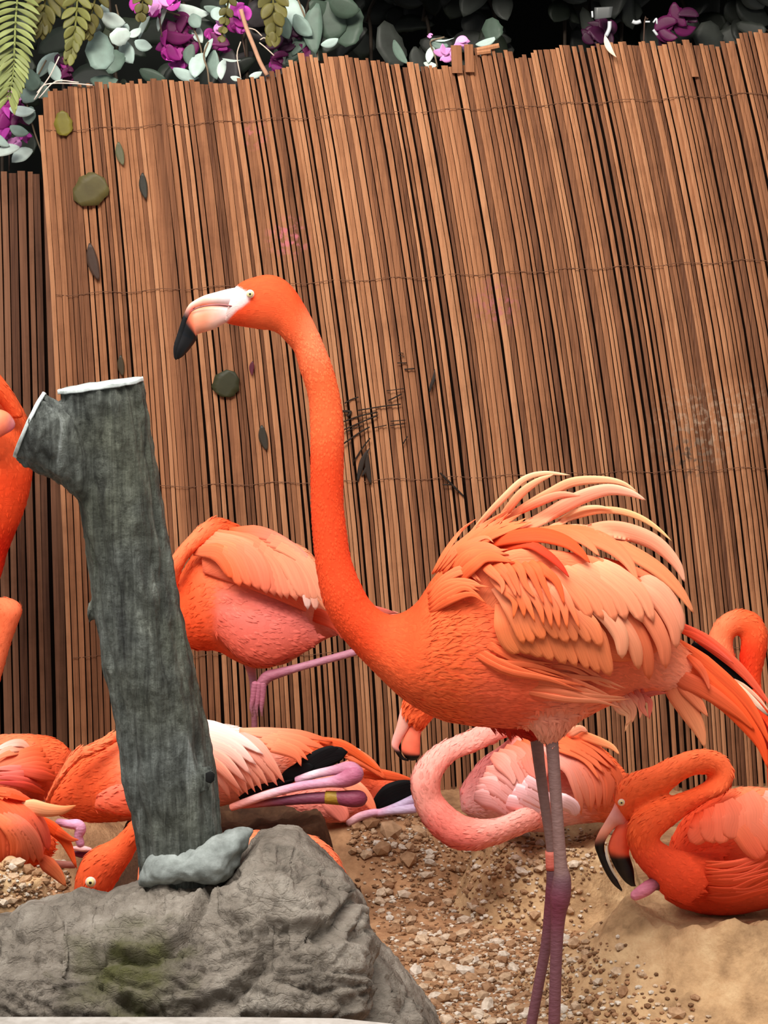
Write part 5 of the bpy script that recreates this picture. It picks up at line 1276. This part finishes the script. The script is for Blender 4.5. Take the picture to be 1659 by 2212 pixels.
blossom('wine-red flowers under the added shade slab', [(1295, 72, 50, 3), (1270, 80, 40, 3), (1310, 50, 40, 3), (1440, 60, 50, 2), (1470, 44, 56, 2), (1490, 36, 40, 3), (1450, 84, 44, 3)], 6.5, [(1380, 1570), (1385, 700), (1390, 100), (1400, 40)])
blossom('pink blossom tips above the hanging olive fronds', [(342, 6, 40, 4), (300, 10, 34, 0), (372, 2, 34, 0), (330, 24, 26, 4), (362, -6, 40, 4), (338, 30, 24, 1)], 6.12, [(350, 80), (345, 40), (340, -20)])
blossom('dark purple sprig below the fern tip', [(138, 150, 30, 2), (146, 166, 26, 2), (134, 128, 26, 3), (140, 138, 24, 1)], 6.2, [(140, 200), (138, 165), (136, 130)])
# fern fronds
FRN = [C(142, 154, 92), C(116, 118, 62), C(96, 92, 46), C(176, 190, 120)]
def fern(label, rach, n, ln, wd, tone, Y, droop=35, taper=0.5):
    e = empty('fern_frond', P(*rach[0], Y), label, 'fern')
    stem(rach, Y, 2.4, FRN[tone], e, 'rachis')
    R = cr(rach, 10)
    for i in range(n):
        t = (i+0.5)/n
        p = R[int(t*(len(R)-1))]; q = R[min(len(R)-1, int(t*(len(R)-1))+1)]
        base = math.degrees(math.atan2(q[1]-p[1], q[0]-p[0]))
        l_ = ln*(1-taper*t)*random.uniform(.9, 1.1)
        for sd in (-1, 1):
            an = base + sd*(90-droop*(0.4+t))
            a = math.radians(an)
            c = FRN[tone]*random.uniform(.75, 1.15)
            leaf(p[0]+math.cos(a)*l_*0.5, p[1]+math.sin(a)*l_*0.5, l_, wd, an, Y-.01+random.uniform(-.008, .008), c*0.85, c, e, 'oval', 'pinna', .12*sd)
    return e
fern('light green fern frond hanging down with neat paired leaflets', [(40, -30), (34, 40), (31, 110), (28, 160), (18, 215)], 20, 56, 11, 0, 5.98, 45, .25)
fern('olive fern frond hanging next to the light green one', [(170, -40), (165, 30), (160, 80), (150, 125)], 9, 44, 17, 1, 6.02, 60, .35)
fern('dull olive fern frond with broad leaflets at the top edge', [(110, -50), (100, -10), (92, 30), (88, 60)], 7, 62, 20, 2, 6.06, 60, .4)
fern('brownish olive frond hanging above the silvery spray', [(215, -50), (205, 0), (195, 40), (190, 70)], 6, 44, 18, 2, 6.04, 60, .4)
fern('short brownish frond over the bright magenta blossom', [(496, -40), (492, 10), (484, 50), (478, 90)], 6, 26, 16, 2, 6.0, 66, .5)
fern('hanging olive frond tip with broad leaflets above the purple blossom', [(588, -40), (590, 0), (592, 40), (590, 80)], 6, 42, 24, 2, 6.0, 62, .25)
fern('olive leaflets at the top edge near the pink blossom tips', [(312, -40), (308, 0), (304, 40)], 4, 34, 18, 2, 6.0, 62, .4)
e = empty('twig', P(576, 160, 5.985), 'bare pinkish-brown twig leaning over the screen edge', 'twig')
stem([(520, 20), (532, 60), (548, 100), (562, 135), (577, 162)], 5.985, 5.0, C(178, 138, 112), e, 'main_stem')
for pts in ([(530, 60), (550, 64), (566, 78)], [(560, 92), (575, 104), (592, 120)], [(520, 90), (512, 120), (520, 168)], [(545, 84), (556, 120), (570, 150)], [(562, 86), (572, 82), (584, 96)]):
    stem(pts, 6.0, 1.4, C(196, 180, 164), e, 'side_stem')
e = empty('vine', P(150, 185, 5.99), 'thin pale vine stems arching along the corner of the tan screen', 'vine')
for pts in ([(80, 200), (100, 182), (150, 180), (200, 184)], [(74, 215), (90, 190), (110, 160), (128, 122)], [(84, 212), (120, 176), (170, 178)]):
    stem(pts, 5.985, 1.5, C(206, 196, 184), e, 'vine_stem')
# metal bracket; its glints are added as pale solid pieces
M_GLINT = plain('glint_white', C(214, 218, 222), 0.25, 0.5, 0.2)
e = empty('wall_bracket', P(1350, 60, 6.35), 'small metal bracket with pale pieces as glints among the dark shrubs', 'bracket')
L = loft([(1284, 16, 1284, 42, .1), (1324, 14, 1320, 38, .1)], ID, 6.4, [(C(90, 92, 92),)*2]); mesh_obj('plate', L.v, L.f, plain('dull_steel', C(86, 88, 88), .4), e)
for pts, r in (([(1317, 46), (1316, 62), (1309, 78)], 4.5), ([(1366, 46), (1374, 49), (1384, 46)], 4.5), ([(1394, 47), (1404, 47)], 2.2), ([(1411, 49), (1418, 40), (1419, 52)], 2.0), ([(1411, 64), (1420, 76)], 3.0), ([(1279, 24), (1280, 38)], 2.2)):
    v, f, c = tube3([[*P(x, y, 6.38), r*6.38/F] for x, y in pts], 8, 4); mesh_obj('glint_piece', v, f, M_GLINT, e)
leaf(1319, 100, 54, 13, 62, 5.975, C(226, 216, 200), C(222, 196, 170), None, 'lance', 'husk')
tag(bpy.data.objects['husk'], 'pale dry husk caught over the screen edge', 'husk')
# ---- leaves and sprigs stuck on the screen
FYF = FY-.016
def stuck(x, y, ln, wd, ang, c, kind, label, nm='leaf'):
    o = leaf(x, y, ln, wd, ang, FYF, c*0.8, c, None, kind, nm, .08, None, 0.03, 0.0)
    tag(o, label, 'leaf')
stuck(139, 266, 56, 40, 80, C(108, 100, 34), 'disc', 'squarish olive-green leaf near the top corner of the tan screen')
stuck(192, 408, 82, 72, -35, C(84, 76, 40), 'disc', 'large round dark olive leaf on the tan screen')
stuck(261, 332, 52, 18, 78, C(92, 92, 66), 'oval', 'narrow grey-green leaf above the dark slit leaf')
stuck(312, 402, 58, 18, 82, C(44, 42, 34), 'oval', 'narrow blackish leaf right of the large round leaf')
stuck(204, 566, 84, 24, 76, C(62, 44, 34), 'oval', 'long dark brown leaf with red tip below the large round leaf')
stuck(492, 830, 62, 60, 120, C(46, 46, 24), 'disc', 'round dark green leaf below the raised bill')
stuck(263, 790, 46, 15, 84, C(60, 50, 32), 'oval', 'small dark leaf above the sawn trunk top')
stuck(571, 946, 56, 19, 78, C(48, 42, 32), 'oval', 'slim dark leaf beside the long orange neck')
stuck(545, 796, 32, 11, 92, C(84, 24, 40), 'lance', 'tiny wine-red petal above the round dark green leaf')
t5 = T(700, 740, 5.184)
e = empty('dry_fern_sprig', P(*t5(230, 900), FYF), 'dry blackish fern sprig caught in the screen beside the neck', 'fern')
DKS = C(34, 25, 18)
for pts, r in (([(180, 900), (400, 822), (600, 780)], 9), ([(200, 985), (420, 890), (600, 815)], 9), ([(200, 1145), (380, 1020), (510, 945)], 10), ([(380, 760), (650, 715), (860, 690)], 8), ([(330, 1340), (430, 1180), (515, 1070)], 9), ([(740, 930), (900, 908)], 6), ([(745, 882), (910, 868)], 6), ([(880, 1140), (935, 1050)], 7), ([(720, 650), (870, 575)], 9), ([(230, 680), (300, 640), (385, 610)], 8), ([(820, 228), (925, 228)], 7), ([(900, 300), (1010, 292)], 9), ([(835, 110), (890, 122)], 5), ([(835, 145), (900, 155)], 5), ([(560, 955), (700, 925)], 6), ([(700, 540), (900, 515)], 5), ([(240, 1000), (330, 960), (430, 930)], 6), ([(330, 1380), (310, 1260), (300, 1120)], 4), ([(200, 770), (300, 775), (260, 830)], 16)):
    tube([(x, y, r) for x, y in pts], t5, FYF, 'frond_stem', M_STEM, e, ring=6, n=3, cols=[DKS]*len(pts), rnd=False)
for sp, w in (([(375, 1560), (400, 1440), (440, 1300), (510, 1180)], 60), ([(525, 1590), (500, 1480), (485, 1350), (490, 1230)], 62), ([(420, 1500), (470, 1420), (500, 1330)], 40), ([(1180, 560), (1200, 480), (1230, 400), (1240, 300)], 40)):
    feather('frond_leaf', sp, t5, lambda x, y: FYF, w, 'oval', DKS, DKS*1.3, e, 0, 0, sink=0, mat=M_LEAF)
e = empty('twig', P(*t5(1430, 1590), FYF), 'short dark forked twig poking from the screen above the plumes', 'twig')
tube([(1310, 1470, 12), (1430, 1590, 14), (1555, 1712, 10)], t5, FYF, 'main_stem', M_STEM, e, ring=6, n=3, cols=[DKS]*3)
tube([(1335, 1592, 7), (1430, 1590, 10)], t5, FYF, 'side_stem', M_STEM, e, ring=6, n=3, cols=[DKS]*2)

# ------------------------------------------------------------------ gravel
from mathutils.bvhtree import BVHTree
tv, tf = [], []
for o in list(bpy.data.objects):
    if o.type == 'MESH' and (o.name == 'floor' or o.name.startswith('mud_nest')):
        off = len(tv); tv += [v.co.copy() for v in o.data.vertices]; tf += [tuple(i+off for i in p.vertices) for p in o.data.polygons]
bvh = BVHTree.FromPolygons(tv, tf)
def on_ground(px, py):
    a = Vector((0, 0, CAMH)); d = (Vector(P(px, py, 5.0))-a).normalized()
    h = bvh.ray_cast(a, d)
    return h[0], h[1]
def pebble_mesh(seed, sub):
    bm = bmesh.new(); bmesh.ops.create_icosphere(bm, subdivisions=sub, radius=1.0)
    for v in bm.verts:
        p = v.co.copy()
        k = 1+0.28*noise.noise(p*0.9+Vector((seed, 0, seed*2)))+0.12*noise.noise(p*2.1+Vector((0, seed, 0)))
        v.co = Vector((p.x*k, p.y*k*0.85, p.z*k*0.62))
    me = bpy.data.meshes.new('pebble'); bm.to_mesh(me); bm.free()
    return me
def pebble_mat(name, attr):
    m, nt, b = new_mat(name)
    if attr: src = N(nt, 'ShaderNodeAttribute', attribute_name='Col').outputs['Color']
    else:
        oi = N(nt, 'ShaderNodeObjectInfo')
        r = ramp(nt, [(0.0, C(142, 104, 74)), (0.4, C(176, 140, 106)), (0.7, C(194, 168, 140)), (1.0, C(214, 204, 190))])
        nt.links.new(oi.outputs['Random'], r.inputs[0]); src = r.outputs[0]
    co = N(nt, 'ShaderNodeTexCoord').outputs['Object']
    n1 = N(nt, 'ShaderNodeTexNoise'); n1.inputs['Scale'].default_value = 220 if attr else 2.2; n1.inputs['Detail'].default_value = 6
    nt.links.new(co, n1.inputs['Vector'])
    r2 = ramp(nt, [(0.3, (0.72, 0.68, 0.62)), (0.7, (1.08, 1.08, 1.08))]); nt.links.new(n1.outputs['Fac'], r2.inputs[0])
    mx = N(nt, 'ShaderNodeMix', data_type='RGBA', blend_type='MULTIPLY'); mx.inputs[0].default_value = 1
    nt.links.new(src, mx.inputs[6]); nt.links.new(r2.outputs[0], mx.inputs[7]); nt.links.new(mx.outputs[2], b.inputs['Base Color'])
    bp = N(nt, 'ShaderNodeBump'); bp.inputs['Strength'].default_value = 0.4; bp.inputs['Distance'].default_value = 0.001
    nt.links.new(n1.outputs['Fac'], bp.inputs['Height']); nt.links.new(bp.outputs[0], b.inputs['Normal'])
    b.inputs['Roughness'].default_value = 0.85; b.inputs['Specular IOR Level'].default_value = 0.2
    return m
M_PEB = pebble_mat('pebble_stone', False); M_GRAV = pebble_mat('gravel_stone', True)
PM = [pebble_mesh(i*3.7+1, 1) for i in range(7)]
for me in PM:
    me.materials.append(M_PEB)
def zone():
    r = random.random()
    if r < .52: return random.triangular(740, 1330, 900), random.uniform(1790, 2225)
    if r < .78:
        y = random.uniform(2010, 2225)
        return random.triangular(880, 1300+max(0, y-1990)*1.25, 1080), y
    if r < .86: return random.uniform(-20, 150), random.uniform(1860, 1960)
    if r < .93: return random.uniform(760, 920), random.uniform(1760, 1850)
    return random.uniform(1060, 1330), random.uniform(1790, 1900)
big = [(800, 1785, 24), (842, 1800, 30), (825, 1840, 26), (790, 1850, 18), (1332, 1802, 12), (880, 1860, 24), (975, 2030, 20), (925, 2115, 22), (35, 1868, 20), (62, 1884, 22), (80, 1890, 16), (20, 1950, 18), (1010, 2080, 18), (940, 2160, 24), (770, 1790, 20), (905, 1800, 18), (860, 1760, 16)]
npeb = 0
def put(px, py, r):
    global npeb
    h, n_ = on_ground(px, py)
    if h is None or h.y > 5.9 or n_.z < 0.2: return
    o = bpy.data.objects.new('pebble', PM[npeb % 7]); COL.objects.link(o); o.parent = ground
    rr = r*h.y/F
    o.location = h+Vector((0, 0, rr*0.25)); o.scale = (rr*random.uniform(.85, 1.2), rr*random.uniform(.8, 1.1), rr*random.uniform(.8, 1.15))
    o.rotation_euler = (random.uniform(-.4, .4), random.uniform(-.4, .4), random.uniform(0, 6.28))
    npeb += 1
for q in big: put(*q)
while npeb < 300:
    x, y = zone(); put(x, y, random.uniform(8, 18)*(0.75+0.7*(y-1760)/450))
gpm = [pebble_mesh(50+i*2.3, 1) for i in range(5)]
gp = [(np.array([v.co for v in m.vertices]), [tuple(p.vertices) for p in m.polygons]) for m in gpm]
V, Fs, CC = [], [], []
off = 0
GC = [C(138, 100, 70), C(164, 124, 90), C(180, 146, 112), C(196, 172, 146), C(120, 88, 62), C(208, 196, 180)]
for i in range(4600):
    x, y = zone()
    h, n_ = on_ground(x, y)
    if h is None or h.y > 5.8 or n_.z < 0.15: continue
    r = random.uniform(3.0, 8.5)*(0.7+0.5*(y-1760)/450)*h.y/F
    vv, ff = gp[i % 5]
    a = random.uniform(0, 6.28); ca, sa = math.cos(a), math.sin(a)
    w = vv*np.array((random.uniform(.8, 1.25), random.uniform(.8, 1.2), random.uniform(.7, 1.1)))*r
    w = np.stack([w[:, 0]*ca-w[:, 1]*sa, w[:, 0]*sa+w[:, 1]*ca, w[:, 2]], 1)+np.array(h)+np.array((0, 0, r*.2))
    V.append(w); Fs += [tuple(k+off for k in f) for f in ff]; off += len(w)
    CC.append(np.tile(random.choice(GC)*random.uniform(.8, 1.15), (len(w), 1)))
for m in gpm: bpy.data.meshes.remove(m)
g = mesh_obj('gravel', np.vstack(V), Fs, M_GRAV, ground, col=np.clip(np.vstack(CC), 0, 1), smooth=False)
g['kind'] = 'stuff'
